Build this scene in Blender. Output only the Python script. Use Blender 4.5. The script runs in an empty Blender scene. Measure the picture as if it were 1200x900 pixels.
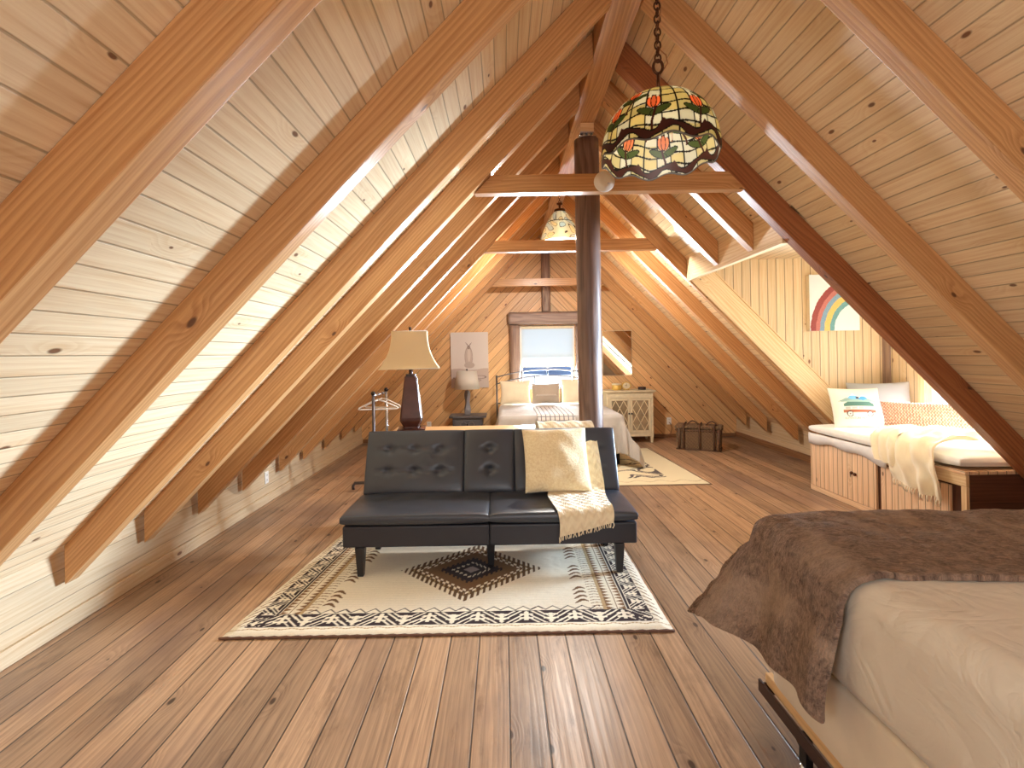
import bpy, math, random
import numpy as np
from mathutils import Vector, Matrix, noise as mnoise
random.seed(7)
PI = math.pi
C = bpy.context.scene.collection
rad = math.radians

def lin(r, g, b):
    f = lambda c: (c/255/12.92) if c/255 <= .04045 else ((c/255+.055)/1.055)**2.4
    return (f(r), f(g), f(b))
def sm(a, b, x):
    t = np.clip((np.asarray(x, float)-a)/(b-a), 0, 1)
    return t*t*(3-2*t)

# ------------------------------------------------------------------ shader helpers
class NT:
    def __init__(s, name):
        s.m = bpy.data.materials.new(name); s.m.use_nodes = True
        s.t = s.m.node_tree; s.t.nodes.clear()
        s.out = s.t.nodes.new('ShaderNodeOutputMaterial')
    def n(s, typ, **kw):
        nd = s.t.nodes.new(typ)
        for k, v in kw.items(): setattr(nd, k, v)
        return nd
    def put(s, sock, v):
        if isinstance(v, bpy.types.NodeSocket): s.t.links.new(v, sock)
        elif isinstance(v, tuple) and len(v) == 3 and sock.type == 'RGBA': sock.default_value = (*v, 1)
        else: sock.default_value = v
    def M(s, op, a, b=0.0, c=None, clamp=False):
        nd = s.n('ShaderNodeMath', operation=op, use_clamp=clamp)
        s.put(nd.inputs[0], a); s.put(nd.inputs[1], b)
        if c is not None: s.put(nd.inputs[2], c)
        return nd.outputs[0]
    def xyz(s, x, y, z=0.0):
        nd = s.n('ShaderNodeCombineXYZ')
        for i, v in enumerate((x, y, z)): s.put(nd.inputs[i], v)
        return nd.outputs[0]
    def sep(s, v):
        nd = s.n('ShaderNodeSeparateXYZ'); s.put(nd.inputs[0], v); return nd.outputs
    def mix(s, f, a, b, blend='MIX'):
        nd = s.n('ShaderNodeMix', data_type='RGBA', blend_type=blend)
        s.put(nd.inputs[0], f); s.put(nd.inputs[6], a); s.put(nd.inputs[7], b)
        return nd.outputs[2]
    def ramp(s, v, a, b, lo=0.0, hi=1.0, smooth=True):
        nd = s.n('ShaderNodeMapRange', interpolation_type='SMOOTHSTEP' if smooth else 'LINEAR')
        for i, x in enumerate((v, a, b, lo, hi)): s.put(nd.inputs[i], x)
        return nd.outputs[0]
    def noise(s, vec, scale=1.0, detail=3.0, rough=.55, dist=0.0):
        nd = s.n('ShaderNodeTexNoise'); s.put(nd.inputs['Vector'], vec)
        nd.inputs['Scale'].default_value = scale; nd.inputs['Detail'].default_value = detail
        nd.inputs['Roughness'].default_value = rough; nd.inputs['Distortion'].default_value = dist
        return nd.outputs[0]
    def uv(s): return s.n('ShaderNodeUVMap').outputs[0]
    def obj(s): return s.n('ShaderNodeTexCoord').outputs['Object']
    def rnd(s): return s.n('ShaderNodeObjectInfo').outputs['Random']
    def bump(s, h, strength=.5, dist=.01):
        nd = s.n('ShaderNodeBump'); s.put(nd.inputs['Height'], h)
        nd.inputs['Strength'].default_value = strength; nd.inputs['Distance'].default_value = dist
        return nd.outputs[0]
    def bsdf(s, col, rough=.5, normal=None, **kw):
        nd = s.n('ShaderNodeBsdfPrincipled')
        s.put(nd.inputs['Base Color'], col); s.put(nd.inputs['Roughness'], rough)
        if normal is not None: s.put(nd.inputs['Normal'], normal)
        for k, v in kw.items(): s.put(nd.inputs[k.replace('_', ' ')], v)
        s.b = nd
        s.t.links.new(nd.outputs[0], s.out.inputs[0])
        return nd
    def done(s): return s.m

def wood(name, base, dark, w=0.0, groove=.004, knots=1.0, var=.12, ring=.3, rough=.45, gap=.25, spec=.5, kcol=None, rings=34, stain=0.0, gcol=None):
    t = NT(name)
    u, v, _ = t.sep(t.uv())
    r0 = t.rnd()
    if w > 0:
        vw = t.M('DIVIDE', v, w); b = t.M('FLOOR', vw); fv = t.M('FRACT', vw)
        wn = t.n('ShaderNodeTexWhiteNoise', noise_dimensions='1D'); t.put(wn.inputs['W'], t.M('ADD', b, t.M('MULTIPLY', r0, 91.0)))
        r = wn.outputs[0]
    else: r = r0
    uu = t.M('ADD', u, t.M('MULTIPLY', r, 37.0)); vv = t.M('ADD', v, t.M('MULTIPLY', r, 13.0))
    r20 = t.M('MULTIPLY', r, 20.0)
    # knots: sparse dark ovals along the boards
    vo = t.n('ShaderNodeTexVoronoi', voronoi_dimensions='2D', feature='F1')
    wob = t.noise(t.xyz(t.M('MULTIPLY', uu, 6.0), t.M('MULTIPLY', vv, 9.0), r20), 1.0, 1.0)
    t.put(vo.inputs['Vector'], t.xyz(t.M('MULTIPLY', t.M('ADD', uu, t.M('MULTIPLY', wob, .03)), 2.6), t.M('MULTIPLY', vv, 5.2)))
    vo.inputs['Scale'].default_value = 1.0
    d = vo.outputs['Distance']; cr, cg, cb = t.sep(vo.outputs['Color'])
    on = t.M('GREATER_THAN', cr, 1-.42*knots)
    ksz = t.ramp(cg, 0, 1, .028, .07, False)
    knot = t.M('MULTIPLY', on, t.M('SUBTRACT', 1.0, t.ramp(t.M('DIVIDE', d, ksz), .55, 1.15)))
    halo = t.M('MULTIPLY', on, t.M('SUBTRACT', 1.0, t.ramp(d, .04, .34)))
    big = t.noise(t.xyz(t.M('MULTIPLY', uu, .38), t.M('MULTIPLY', vv, 3.2), r20), 1.6, 2.0)
    ph = t.M('ADD', t.M('MULTIPLY', vv, float(rings)), t.M('ADD', t.M('MULTIPLY', big, 7.0), t.M('MULTIPLY', halo, 2.2)))
    rg = t.M('FRACT', ph)
    rg = t.M('MULTIPLY', t.ramp(rg, 0.0, .8), t.M('SUBTRACT', 1.0, t.ramp(rg, .82, 1.0)))
    strk = t.noise(t.xyz(t.M('MULTIPLY', uu, .8), t.M('MULTIPLY', vv, 26.0), r20), 1.6, 4.0)
    fine = t.noise(t.xyz(t.M('MULTIPLY', uu, 5.0), t.M('MULTIPLY', vv, 190.0), r20), 1.0, 2.0)
    f = t.M('ADD', t.M('MULTIPLY', rg, ring), t.M('ADD', t.ramp(strk, .42, .75, 0, .36), t.ramp(fine, .38, .75, 0, .26)), clamp=True)
    f = t.M('ADD', f, t.M('MULTIPLY', halo, .16), clamp=True)
    col = t.mix(f, base, dark)
    if stain > 0:
        g = t.noise(t.xyz(t.M('MULTIPLY', u, .55), t.M('MULTIPLY', v, 1.1), 3.0), 1.3, 5.0, .6)
        col = t.mix(t.ramp(g, .44, .68, 0, stain), col, lin(122, 98, 86))
        g2 = t.noise(t.xyz(t.M('MULTIPLY', u, 1.2), t.M('MULTIPLY', v, 5.0), 9.0), 1.5, 6.0, .7)
        col = t.mix(t.ramp(g2, .52, .72, 0, .6), col, lin(80, 52, 34))
        g3 = t.noise(t.xyz(t.M('MULTIPLY', u, 7.0), t.M('MULTIPLY', v, 30.0), 5.0), 1.0, 4.0, .7)
        col = t.mix(t.ramp(g3, .66, .8, 0, .35), col, lin(196, 166, 134))
    bri = t.ramp(r, 0, 1, 1-var, 1+var, False)
    mul = t.n('ShaderNodeVectorMath', operation='SCALE'); t.put(mul.inputs[0], col); t.put(mul.inputs[3], bri)
    col = mul.outputs[0]
    col = t.mix(t.M('MULTIPLY', knot, .92), col, kcol or tuple(c*.22 for c in dark))
    h = t.M('ADD', t.M('MULTIPLY', fine, .10), t.M('MULTIPLY', rg, -.06))
    if w > 0:
        e = t.M('MINIMUM', fv, t.M('SUBTRACT', 1.0, fv))
        gm = t.M('SUBTRACT', 1.0, t.ramp(e, groove/w*.25, groove/w))
        col = t.mix(t.M('MULTIPLY', gm, gap), col, gcol or tuple(c*.25 for c in dark))
        h = t.M('SUBTRACT', h, t.M('MULTIPLY', gm, .7 if stain else 1.6))
    rr = t.ramp(strk, .3, .75, rough-.06, rough+.1, False)
    t.bsdf(col, rr, t.bump(h, .45, .004), Specular_IOR_Level=spec)
    return t.done()

def plain(name, col, rough=.5, metal=0.0, nscale=0, namt=.0, bscale=0, bstr=.3, bdist=.002, **kw):
    t = NT(name); c = col; nrm = None
    o = t.obj()
    if nscale:
        nz = t.noise(o, nscale, 4.0)
        c = t.mix(t.ramp(nz, .3, .7), tuple(x*(1-namt) for x in col), tuple(min(1, x*(1+namt)) for x in col))
    if bscale: nrm = t.bump(t.noise(o, bscale, 3.0), bstr, bdist)
    t.bsdf(c, rough, nrm, Metallic=metal, **kw)
    return t.done()

def cloth(name, col, weave=900, rough=.85, amt=.12, bstr=.4, sheen=.3, translucent=0.0):
    t = NT(name); o = t.obj()
    big = t.noise(o, 6.0, 4.0); fine = t.noise(o, weave, 2.0)
    c = t.mix(t.ramp(big, .3, .7), tuple(x*(1-amt) for x in col), tuple(min(1, x*(1+amt*.6)) for x in col))
    t.bsdf(c, rough, t.bump(fine, bstr, .002), Sheen_Weight=sheen, Specular_IOR_Level=.2)
    return t.done()

def colattr(name, rough=.85, bscale=0, bstr=.3, bdist=.003, spec=.2, **kw):
    t = NT(name)
    a = t.n('ShaderNodeAttribute', attribute_name='Col')
    nrm = t.bump(t.noise(t.obj(), bscale, 3.0), bstr, bdist) if bscale else None
    t.bsdf(a.outputs['Color'], rough, nrm, Specular_IOR_Level=spec, **kw)
    return t.done()

# ------------------------------------------------------------------ geometry helpers
def base_matrix(o):
    while o.parent: o = o.parent
    return Matrix.Translation(o.location) @ o.rotation_euler.to_matrix().to_4x4()

def tag(o, label, cat, group=None, kind=None):
    o['label'] = label
    if cat: o['category'] = cat
    if group: o['group'] = group
    if kind: o['kind'] = kind
    return o
def struct(o):
    o['kind'] = 'structure'; return o
def thing(name, label, cat, loc=(0, 0, 0), rz=0.0, group=None):
    o = bpy.data.objects.new(name, None); C.objects.link(o)
    o.location = loc; o.rotation_euler = (0, 0, rz); o.empty_display_size = .1
    return tag(o, label, cat, group)

class G:
    def __init__(s): s.v = []; s.f = []; s.uvs = []; s.mi = []; s.sm = []
    def face(s, idx, uvs=None, grain=None, mi=0, smooth=False):
        if uvs is None:
            g = Vector(grain or (1, 0, 0)).normalized()
            p = [Vector(s.v[i]) for i in idx]
            n = (p[1]-p[0]).cross(p[2]-p[0])
            if n.length < 1e-12 and len(p) > 3: n = (p[2]-p[0]).cross(p[3]-p[0])
            if n.length > 0: n.normalize()
            if abs(n.dot(g)) > .9:
                g2 = Vector((0, 0, 1)) if abs(n.z) < .9 else Vector((1, 0, 0))
                g2 = (g2-n*g2.dot(n)).normalized(); h = n.cross(g2)
                uvs = [(q.dot(g2), q.dot(h)) for q in p]
            else:
                h = n.cross(g).normalized()
                uvs = [(q.dot(g), q.dot(h)) for q in p]
        s.f.append(tuple(idx)); s.uvs.append(uvs); s.mi.append(mi); s.sm.append(smooth)
    def hexa(s, P, grain=(1, 0, 0), mi=0, M=None):
        b = len(s.v); P = [Vector(p) for p in P]
        if M is not None: P = [M @ p for p in P]; grain = M.to_3x3() @ Vector(grain)
        s.v += [tuple(p) for p in P]
        for q in ((0, 3, 2, 1), (4, 5, 6, 7), (0, 1, 5, 4), (1, 2, 6, 5), (2, 3, 7, 6), (3, 0, 4, 7)):
            s.face([b+i for i in q], grain=grain, mi=mi)
        return s
    def box(s, x0, x1, y0, y1, z0, z1, grain=None, mi=0, M=None):
        if grain is None:
            d = (x1-x0, y1-y0, z1-z0); k = d.index(max(d)); grain = tuple(1 if i == k else 0 for i in range(3))
        return s.hexa([(x0, y0, z0), (x1, y0, z0), (x1, y1, z0), (x0, y1, z0), (x0, y0, z1), (x1, y0, z1), (x1, y1, z1), (x0, y1, z1)], grain, mi, M)
    def prism(s, poly, a, b, axis='y', grain=None, mi=0):
        """poly: list of 2D points (CCW seen from -axis); extruded from a to b"""
        mk = {'y': lambda p, t: (p[0], t, p[1]), 'x': lambda p, t: (t, p[0], p[1]), 'z': lambda p, t: (p[0], p[1], t)}[axis]
        k = len(s.v); n = len(poly)
        s.v += [mk(p, a) for p in poly]+[mk(p, b) for p in poly]
        g = grain or {'y': (0, 1, 0), 'x': (1, 0, 0), 'z': (0, 0, 1)}[axis]
        s.face(list(range(k, k+n)), grain=g, mi=mi); s.face(list(range(k+2*n-1, k+n-1, -1)), grain=g, mi=mi)
        for i in range(n):
            j = (i+1) % n
            s.face([k+i, k+n+i, k+n+j, k+j], grain=g, mi=mi)
        return s
    def grid(s, P, closed=False, mi=0, smooth=True, uv=None, flip=False):
        """P[i][j] points"""
        ni, nj = len(P), len(P[0]); b = len(s.v)
        for row in P: s.v += [tuple(p) for p in row]
        for i in range(ni if closed else ni-1):
            for j in range(nj-1):
                i2 = (i+1) % ni
                q = [b+i*nj+j, b+i2*nj+j, b+i2*nj+j+1, b+i*nj+j+1]
                if uv: w = [uv[i][j], uv[i+1][j] if i+1 < len(uv) else uv[0][j], uv[i+1][j+1] if i+1 < len(uv) else uv[0][j+1], uv[i][j+1]]
                else: w = [(i/ni, j/nj), ((i+1)/ni, j/nj), ((i+1)/ni, (j+1)/nj), (i/ni, (j+1)/nj)]
                if flip: q = q[::-1]; w = w[::-1]
                s.face(q, w, mi=mi, smooth=smooth)
        return s
    def tube(s, path, r, n=12, mi=0, cap=True, closed=False):
        path = [Vector(p) for p in path]; N = len(path)
        rs = r if isinstance(r, (list, tuple)) else [r]*N
        b = len(s.v); up = Vector((0, 0, 1)); L = 0; Ls = []
        T = []
        for i in range(N):
            a = path[(i-1) % N] if closed or i > 0 else path[i]; c = path[(i+1) % N] if closed or i < N-1 else path[i]
            T.append((c-a).normalized())
        x = T[0].cross(up)
        if x.length < .1: x = T[0].cross(Vector((1, 0, 0)))
        x.normalize()
        for i in range(N):
            x = (x-T[i]*x.dot(T[i])).normalized(); y = T[i].cross(x)
            if i: L += (path[i]-path[i-1]).length
            Ls.append(L)
            for k in range(n):
                a = 2*PI*k/n; s.v.append(tuple(path[i]+(x*math.cos(a)+y*math.sin(a))*rs[i]))
        for i in range(N if closed else N-1):
            j = (i+1) % N
            for k in range(n):
                k2 = (k+1) % n; c = 2*PI*max(rs)/n
                s.face([b+i*n+k, b+i*n+k2, b+j*n+k2, b+j*n+k], [(Ls[i], k*c), (Ls[i], (k+1)*c), (Ls[j], (k+1)*c), (Ls[j], k*c)], mi=mi, smooth=True)
        if cap and not closed:
            s.face([b+k for k in range(n)][::-1], grain=(1, 0, 0), mi=mi); s.face([b+(N-1)*n+k for k in range(n)], grain=(1, 0, 0), mi=mi)
        return s
    def lathe(s, prof, c=(0, 0, 0), n=24, mi=0, sx=1, sy=1, smooth=True):
        P = [[(c[0]+r*math.cos(2*PI*i/n)*sx, c[1]+r*math.sin(2*PI*i/n)*sy, c[2]+z) for (r, z) in prof] for i in range(n)]
        Ls = [0]
        for a, b in zip(prof, prof[1:]): Ls.append(Ls[-1]+math.hypot(b[0]-a[0], b[1]-a[1]))
        uv = [[(Ls[j], i/n*2*PI*max(p[0] for p in prof)) for j in range(len(prof))] for i in range(n+1)]
        return s.grid(P, closed=True, mi=mi, smooth=smooth, uv=uv)
    def ell(s, c, r, n=12, m=8, mi=0):
        return s.lathe([(math.sin(PI*k/m)*1.0, -math.cos(PI*k/m)) for k in range(m+1)], (0, 0, 0), n, mi) if False else s._ell(c, r, n, m, mi)
    def _ell(s, c, r, n, m, mi):
        if not isinstance(r, tuple): r = (r, r, r)
        P = [[(c[0]+r[0]*max(math.sin(PI*j/m), 1e-4)*math.cos(2*PI*i/n), c[1]+r[1]*max(math.sin(PI*j/m), 1e-4)*math.sin(2*PI*i/n), c[2]-r[2]*math.cos(PI*j/m)) for j in range(m+1)] for i in range(n)]
        return s.grid(P, closed=True, mi=mi)
    def build(s, name, mats, parent=None, bevel=0.0, local=False, origin=None, seg=2, solid=0.0, sub=0, cols=None):
        me = bpy.data.meshes.new(name)
        V = s.v
        if parent is not None and not local:
            Mi = base_matrix(parent).inverted(); V = [tuple(Mi @ Vector(p)) for p in V]
        elif origin is not None: V = [(p[0]-origin[0], p[1]-origin[1], p[2]-origin[2]) for p in V]
        me.from_pydata(V, [], s.f)
        uvl = me.uv_layers.new(name='UVMap')
        flat = [c for f in s.uvs for q in f for c in q]
        uvl.data.foreach_set('uv', flat)
        me.polygons.foreach_set('material_index', s.mi); me.polygons.foreach_set('use_smooth', s.sm)
        if cols is not None:
            ca = me.color_attributes.new('Col', 'FLOAT_COLOR', 'POINT')
            cc = np.ones((len(V), 4), np.float32); cc[:, :3] = np.asarray(cols, np.float32).reshape(-1, 3)
            ca.data.foreach_set('color', cc.ravel())
        for m in (mats if isinstance(mats, (list, tuple)) else [mats]): me.materials.append(m)
        me.update()
        o = bpy.data.objects.new(name, me); C.objects.link(o)
        if parent is not None: o.parent = parent
        elif origin is not None: o.location = origin
        if solid:
            md = o.modifiers.new('thick', 'SOLIDIFY'); md.thickness = solid; md.offset = -1
        if bevel:
            md = o.modifiers.new('edge', 'BEVEL'); md.width = bevel; md.segments = seg; md.limit_method = 'ANGLE'; md.angle_limit = rad(40); md.harden_normals = False
        if sub:
            md = o.modifiers.new('sub', 'SUBSURF'); md.levels = sub; md.render_levels = sub
        return o

def copy_tree(o, parent=None):
    c = o.copy(); C.objects.link(c)
    if parent is not None: c.parent = parent
    for ch in list(o.children): copy_tree(ch, c)
    return c

def fnoise(p, sc=1.0, seed=0.0):
    return mnoise.noise(Vector((p[0]*sc+seed, p[1]*sc+seed*1.7, p[2]*sc-seed)))

def cushion(w, h, T, n=28, power=.35, pinch=.05, dents=(), wrinkle=0.0, seed=0.0, ps=1.0, m=None, bias=0.0):
    """closed cushion: front z>0. returns (P_front, P_back) point grids in local xy plane, dents=[(x,y,r,depth)]"""
    m = m or n
    us = [math.sin(PI/2*(-1+2*i/n)) for i in range(n+1)]; vs = [math.sin(PI/2*(-1+2*j/m)) for j in range(m+1)]
    A, B = [], []
    for u in us:
        ra, rb = [], []
        for v in vs:
            x = w/2*u*(1-pinch*(1-v*v)*ps); y = h/2*v*(1-pinch*(1-u*u))
            e = max(0.0, (1-u**2)*(1-v**2)); z = T/2*e**power
            wr = wrinkle*e**.3*fnoise((x, y, seed), 9.0, seed) if wrinkle else 0
            zf = z+wr; zb = -z*(1-bias)+wr*.5
            for (dx, dy, r, dp) in dents:
                zf -= dp*math.exp(-((x-dx)**2+(y-dy)**2)/(r*r))*min(1, e**.2)
            ra.append((x, y, zf)); rb.append((x, y, zb))
        A.append(ra); B.append(rb)
    return A, B
def add_cushion(g, A, B, M, mi=0):
    us = len(A)
    A2 = [[M @ Vector(p) for p in r] for r in A]; B2 = [[M @ Vector(p) for p in r] for r in B]
    uv = [[(p[0], p[1]) for p in r] for r in A]
    g.grid(A2, mi=mi, uv=uv); g.grid(B2, mi=mi, uv=uv, flip=True)
def frame_m(o, x, y):
    """matrix with origin o, local x axis x, local y axis y"""
    x = Vector(x).normalized(); y = Vector(y); y = (y-x*y.dot(x)).normalized(); z = x.cross(y)
    M = Matrix((x, y, z)).transposed().to_4x4(); M.translation = Vector(o); return M

# ------------------------------------------------------------------ materials
PINE = wood('pine_ceiling', lin(240, 219, 182), lin(210, 170, 120), w=.083, groove=.0045, knots=.95, var=.07, ring=.2, gap=.5, rough=.42, kcol=lin(104, 62, 36))
PINE_R = wood('pine_back_wall', lin(228, 186, 132), lin(190, 134, 82), w=.105, groove=.006, knots=.75, var=.16, ring=.3, gap=.7, rough=.42, kcol=lin(104, 54, 28))
PINE_V = wood('pine_cheek', lin(222, 200, 164), lin(198, 162, 118), w=.087, groove=.006, knots=.45, var=.06, ring=.2, gap=.75, rough=.45, kcol=lin(110, 66, 36))
BEAM = wood('fir_rafter', lin(208, 160, 108), lin(164, 110, 62), w=0, knots=.35, var=.09, ring=.42, rough=.34, kcol=lin(86, 46, 24), rings=42)
BEAM_SHADE = wood('shaded_fir_rafter', lin(166, 104, 62), lin(116, 62, 34), w=0, knots=.3, var=.04, ring=.42, rough=.34, kcol=lin(66, 34, 20), rings=42)  # copy of the fir with one rafter's shade put into its colour
JAMB = wood('pale_pine_jamb', lin(238, 212, 170), lin(208, 166, 114), w=0, knots=.3, var=.05, ring=.45, rough=.42, rings=40)
KNEE = wood('pine_knee', lin(210, 188, 154), lin(182, 148, 108), w=.16, groove=.004, knots=.5, var=.07, ring=.25, gap=.4, rough=.45, kcol=lin(110, 66, 40))
FLOOR = wood('floor_boards', lin(186, 152, 120), lin(110, 82, 62), w=.141, groove=.005, knots=.6, var=.3, ring=.26, gap=.92, rough=.33, stain=.8, kcol=lin(48, 28, 18), rings=44, gcol=lin(30, 18, 12))
BASEB = wood('baseboard_brown', lin(150, 108, 72), lin(92, 62, 42), w=0, knots=.3, ring=.4, rough=.45)
LOG = wood('log_brown', lin(122, 96, 84), lin(74, 52, 44), w=0, knots=.4, var=.1, ring=.5, rough=.38, rings=9, kcol=lin(46, 28, 22))
LOGG = wood('log_grey', lin(160, 134, 118), lin(112, 86, 76), w=0, knots=.3, var=.05, ring=.4, rough=.5, rings=10)
BENCHW = wood('bench_pine', lin(238, 204, 166), lin(204, 158, 114), w=.062, groove=.005, knots=.35, var=.07, ring=.3, gap=.8, rough=.5)
DARKW = wood('dark_brown_wood', lin(98, 56, 38), lin(58, 30, 20), w=0, knots=.1, ring=.4, rough=.5)  # dark brown tone for the bench carcass and end panel
TABLEW = wood('table_pine', lin(226, 186, 134), lin(186, 136, 84), w=0, knots=.2, ring=.35, rough=.35)
WHITE_P = plain('white_paint', lin(236, 234, 230), .45)
CREAM_P = plain('cream_paint', lin(214, 200, 168), .5, nscale=20, namt=.06)
BLACK_M = plain('black_metal', lin(34, 32, 34), .35, .6)
GREY_M = plain('grey_metal', lin(96, 92, 96), .35, .7)
CHROME = plain('steel', lin(190, 194, 200), .22, 1.0)
BRONZE = plain('bronze', lin(84, 52, 34), .4, .8, nscale=60, namt=.2)
BROWN_MET = plain('brown_metal', lin(62, 40, 34), .45, .3)
LEATHER = plain('black_leather', lin(56, 59, 68), .34, bscale=420, bstr=.25, bdist=.0012)
SOFABASE = plain('sofa_base', lin(44, 44, 52), .45, bscale=500, bstr=.2, bdist=.001)
LEGB = plain('black_leg', lin(34, 33, 37), .4)
MAHOG = plain('mahogany_lacquer', lin(80, 46, 40), .22, nscale=12, namt=.15)
SHADE = cloth('lamp_shade_cloth', lin(226, 206, 160), 1500, amt=.04)
SHADEW = cloth('lamp_shade_white', lin(232, 226, 214), 1500, amt=.04)
def mat_sheet():
    t = NT('beige_sheet'); o = t.obj()
    wv = t.noise(o, 2.2, 2.0, .5, 1.6); w2 = t.noise(o, 5.5, 3.0, .5, 2.2)
    h = t.M('ADD', t.M('ABSOLUTE', t.M('SUBTRACT', wv, .5)), t.M('MULTIPLY', t.M('ABSOLUTE', t.M('SUBTRACT', w2, .5)), .4))
    h = t.M('ADD', t.M('MULTIPLY', h, 3.0), t.M('MULTIPLY', t.noise(o, 1600.0, 1.0), .02))
    t.bsdf(lin(208, 194, 172), .75, t.bump(h, .5, .012), Sheen_Weight=.2, Specular_IOR_Level=.25); return t.done()
SHEET = mat_sheet()
BOXSP = cloth('boxspring', lin(216, 196, 166), 900, amt=.06)
CREAMC = cloth('cream_cloth', lin(240, 226, 196), 700, amt=.05)
WHITEC = cloth('white_cloth', lin(242, 238, 228), 900, amt=.03)
GREYC = cloth('grey_cloth', lin(176, 166, 158), 700, amt=.08)
TAUPEC = cloth('taupe_cloth', lin(178, 164, 148), 500, amt=.08)
BEDSP = cloth('bedspread', lin(178, 172, 166), 420, amt=.08, bstr=.6)
NIGHT = plain('grey_painted_wood', lin(92, 92, 96), .45, nscale=10, namt=.1)
LAMPG = plain('grey_lamp_base', lin(120, 116, 120), .4)
PLASTIC = plain('white_plastic', lin(232, 228, 220), .4)
DARKHOLE = plain('dark_slot', lin(40, 34, 30), .7)
MIRROR = plain('mirror_glass', (.82, .82, .80), .03, 1.0)
OLDMIRROR = plain('cabinet_glass', lin(176, 160, 132), .18, .6, nscale=9, namt=.25)
GOLD = plain('gold_box', lin(206, 168, 84), .4, .2)
RUGBACK = plain('rug_edge', lin(110, 80, 66), .9)

def mat_knit():
    t = NT('cream_knit'); o = t.uv()
    u, v, _ = t.sep(o)
    a = t.M('SINE', t.M('MULTIPLY', u, 2*PI/.055)); b = t.M('SINE', t.M('ADD', t.M('MULTIPLY', v, 2*PI/.07), t.M('MULTIPLY', a, 1.3)))
    f = t.noise(t.obj(), 120.0, 3.0)
    h = t.M('ADD', t.M('MULTIPLY', b, t.M('ABSOLUTE', a)), f)
    c = t.mix(t.ramp(b, -1, .2), lin(232, 214, 180), lin(240, 224, 192))
    t.bsdf(c, .9, t.bump(h, .6, .006), Sheen_Weight=.4, Specular_IOR_Level=.1); return t.done()
KNIT = mat_knit()
def mat_fluffy(name, c1, c2, sc=70):
    t = NT(name); o = t.obj()
    f = t.noise(o, sc, 5.0, .65); g = t.noise(o, 6, 3.0)
    c = t.mix(t.ramp(f, .3, .7), c1, c2)
    h = t.M('ADD', f, t.M('MULTIPLY', g, .6))
    t.bsdf(c, .95, t.bump(h, .7, .006), Sheen_Weight=.5, Specular_IOR_Level=.1); return t.done()
FLUFF = mat_fluffy('cream_plush', lin(228, 206, 162), lin(244, 228, 192))
def mat_fur():
    t = NT('brown_fur'); o = t.uv(); u, v, _ = t.sep(o)
    d = t.noise(t.xyz(t.M('MULTIPLY', u, 34.0), t.M('MULTIPLY', v, 34.0), 0.0), 1.0, 4.0, .6, .6)
    s1 = t.noise(t.xyz(t.M('MULTIPLY', u, 60.0), t.M('MULTIPLY', v, 150.0), t.M('MULTIPLY', d, 2.0)), 1.0, 4.0, .7, .8)
    big = t.noise(t.xyz(t.M('MULTIPLY', u, 5.0), t.M('MULTIPLY', v, 2.5), 0.0), 1.0, 3.0, .5, .4)
    f = t.M('ADD', t.M('MULTIPLY', s1, .55), t.M('MULTIPLY', d, .45))
    c = t.mix(t.ramp(f, .34, .66), lin(66, 48, 41), lin(152, 122, 102))
    c = t.mix(t.ramp(big, .46, .68, 0, .5), c, lin(188, 158, 132))
    h = t.M('ADD', s1, t.M('MULTIPLY', d, .9))
    t.bsdf(c, .9, t.bump(h, .9, .012), Sheen_Weight=.45, Sheen_Roughness=.5, Sheen_Tint=lin(220, 190, 160), Specular_IOR_Level=.1); return t.done()
FUR = mat_fur()
def mat_pink():
    t = NT('pink_knit'); u, v, _ = t.sep(t.uv())
    a = t.M('SINE', t.M('MULTIPLY', u, 2*PI/.020)); b = t.M('SINE', t.M('MULTIPLY', v, 2*PI/.030))
    h = t.M('MULTIPLY', a, b)
    m = t.ramp(t.M('ADD', h, t.M('MULTIPLY', t.noise(t.obj(), 60, 3.0), 1.2)), .3, 1.3)
    c = t.mix(m, lin(218, 148, 116), lin(244, 220, 198))
    t.bsdf(c, .9, t.bump(t.M('ADD', a, b), .8, .006), Sheen_Weight=.3, Specular_IOR_Level=.1); return t.done()
PINK = mat_pink()
def mat_wicker():
    t = NT('wicker'); u, v, _ = t.sep(t.uv())
    a = t.M('SINE', t.M('MULTIPLY', u, 2*PI/.04)); b = t.M('SINE', t.M('ADD', t.M('MULTIPLY', v, 2*PI/.016), t.M('MULTIPLY', t.M('SIGN', a), PI/2)))
    f = t.noise(t.obj(), 45, 4.0)
    c = t.mix(t.ramp(t.M('ADD', b, f), -.3, 1.4), lin(74, 50, 34), lin(176, 142, 104))
    t.bsdf(c, .65, t.bump(t.M('MULTIPLY', b, t.M('ABSOLUTE', a)), .9, .008)); return t.done()
WICKER = mat_wicker()
WICKERD = plain('wicker_dark', lin(96, 68, 48), .6, nscale=60, namt=.3, bscale=90, bstr=.6, bdist=.004)
def mat_grid_blanket():
    t = NT('grid_blanket'); u, v, _ = t.sep(t.uv())
    a = t.M('FRACT', t.M('DIVIDE', u, .055)); b = t.M('FRACT', t.M('DIVIDE', v, .055))
    l = t.M('MAXIMUM', t.M('LESS_THAN', a, .22), t.M('LESS_THAN', b, .22))
    c = t.mix(l, lin(214, 208, 204), lin(112, 110, 116))
    t.bsdf(c, .9, t.bump(t.noise(t.obj(), 200, 2.0), .4, .003)); return t.done()
GRIDB = mat_grid_blanket()
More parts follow.
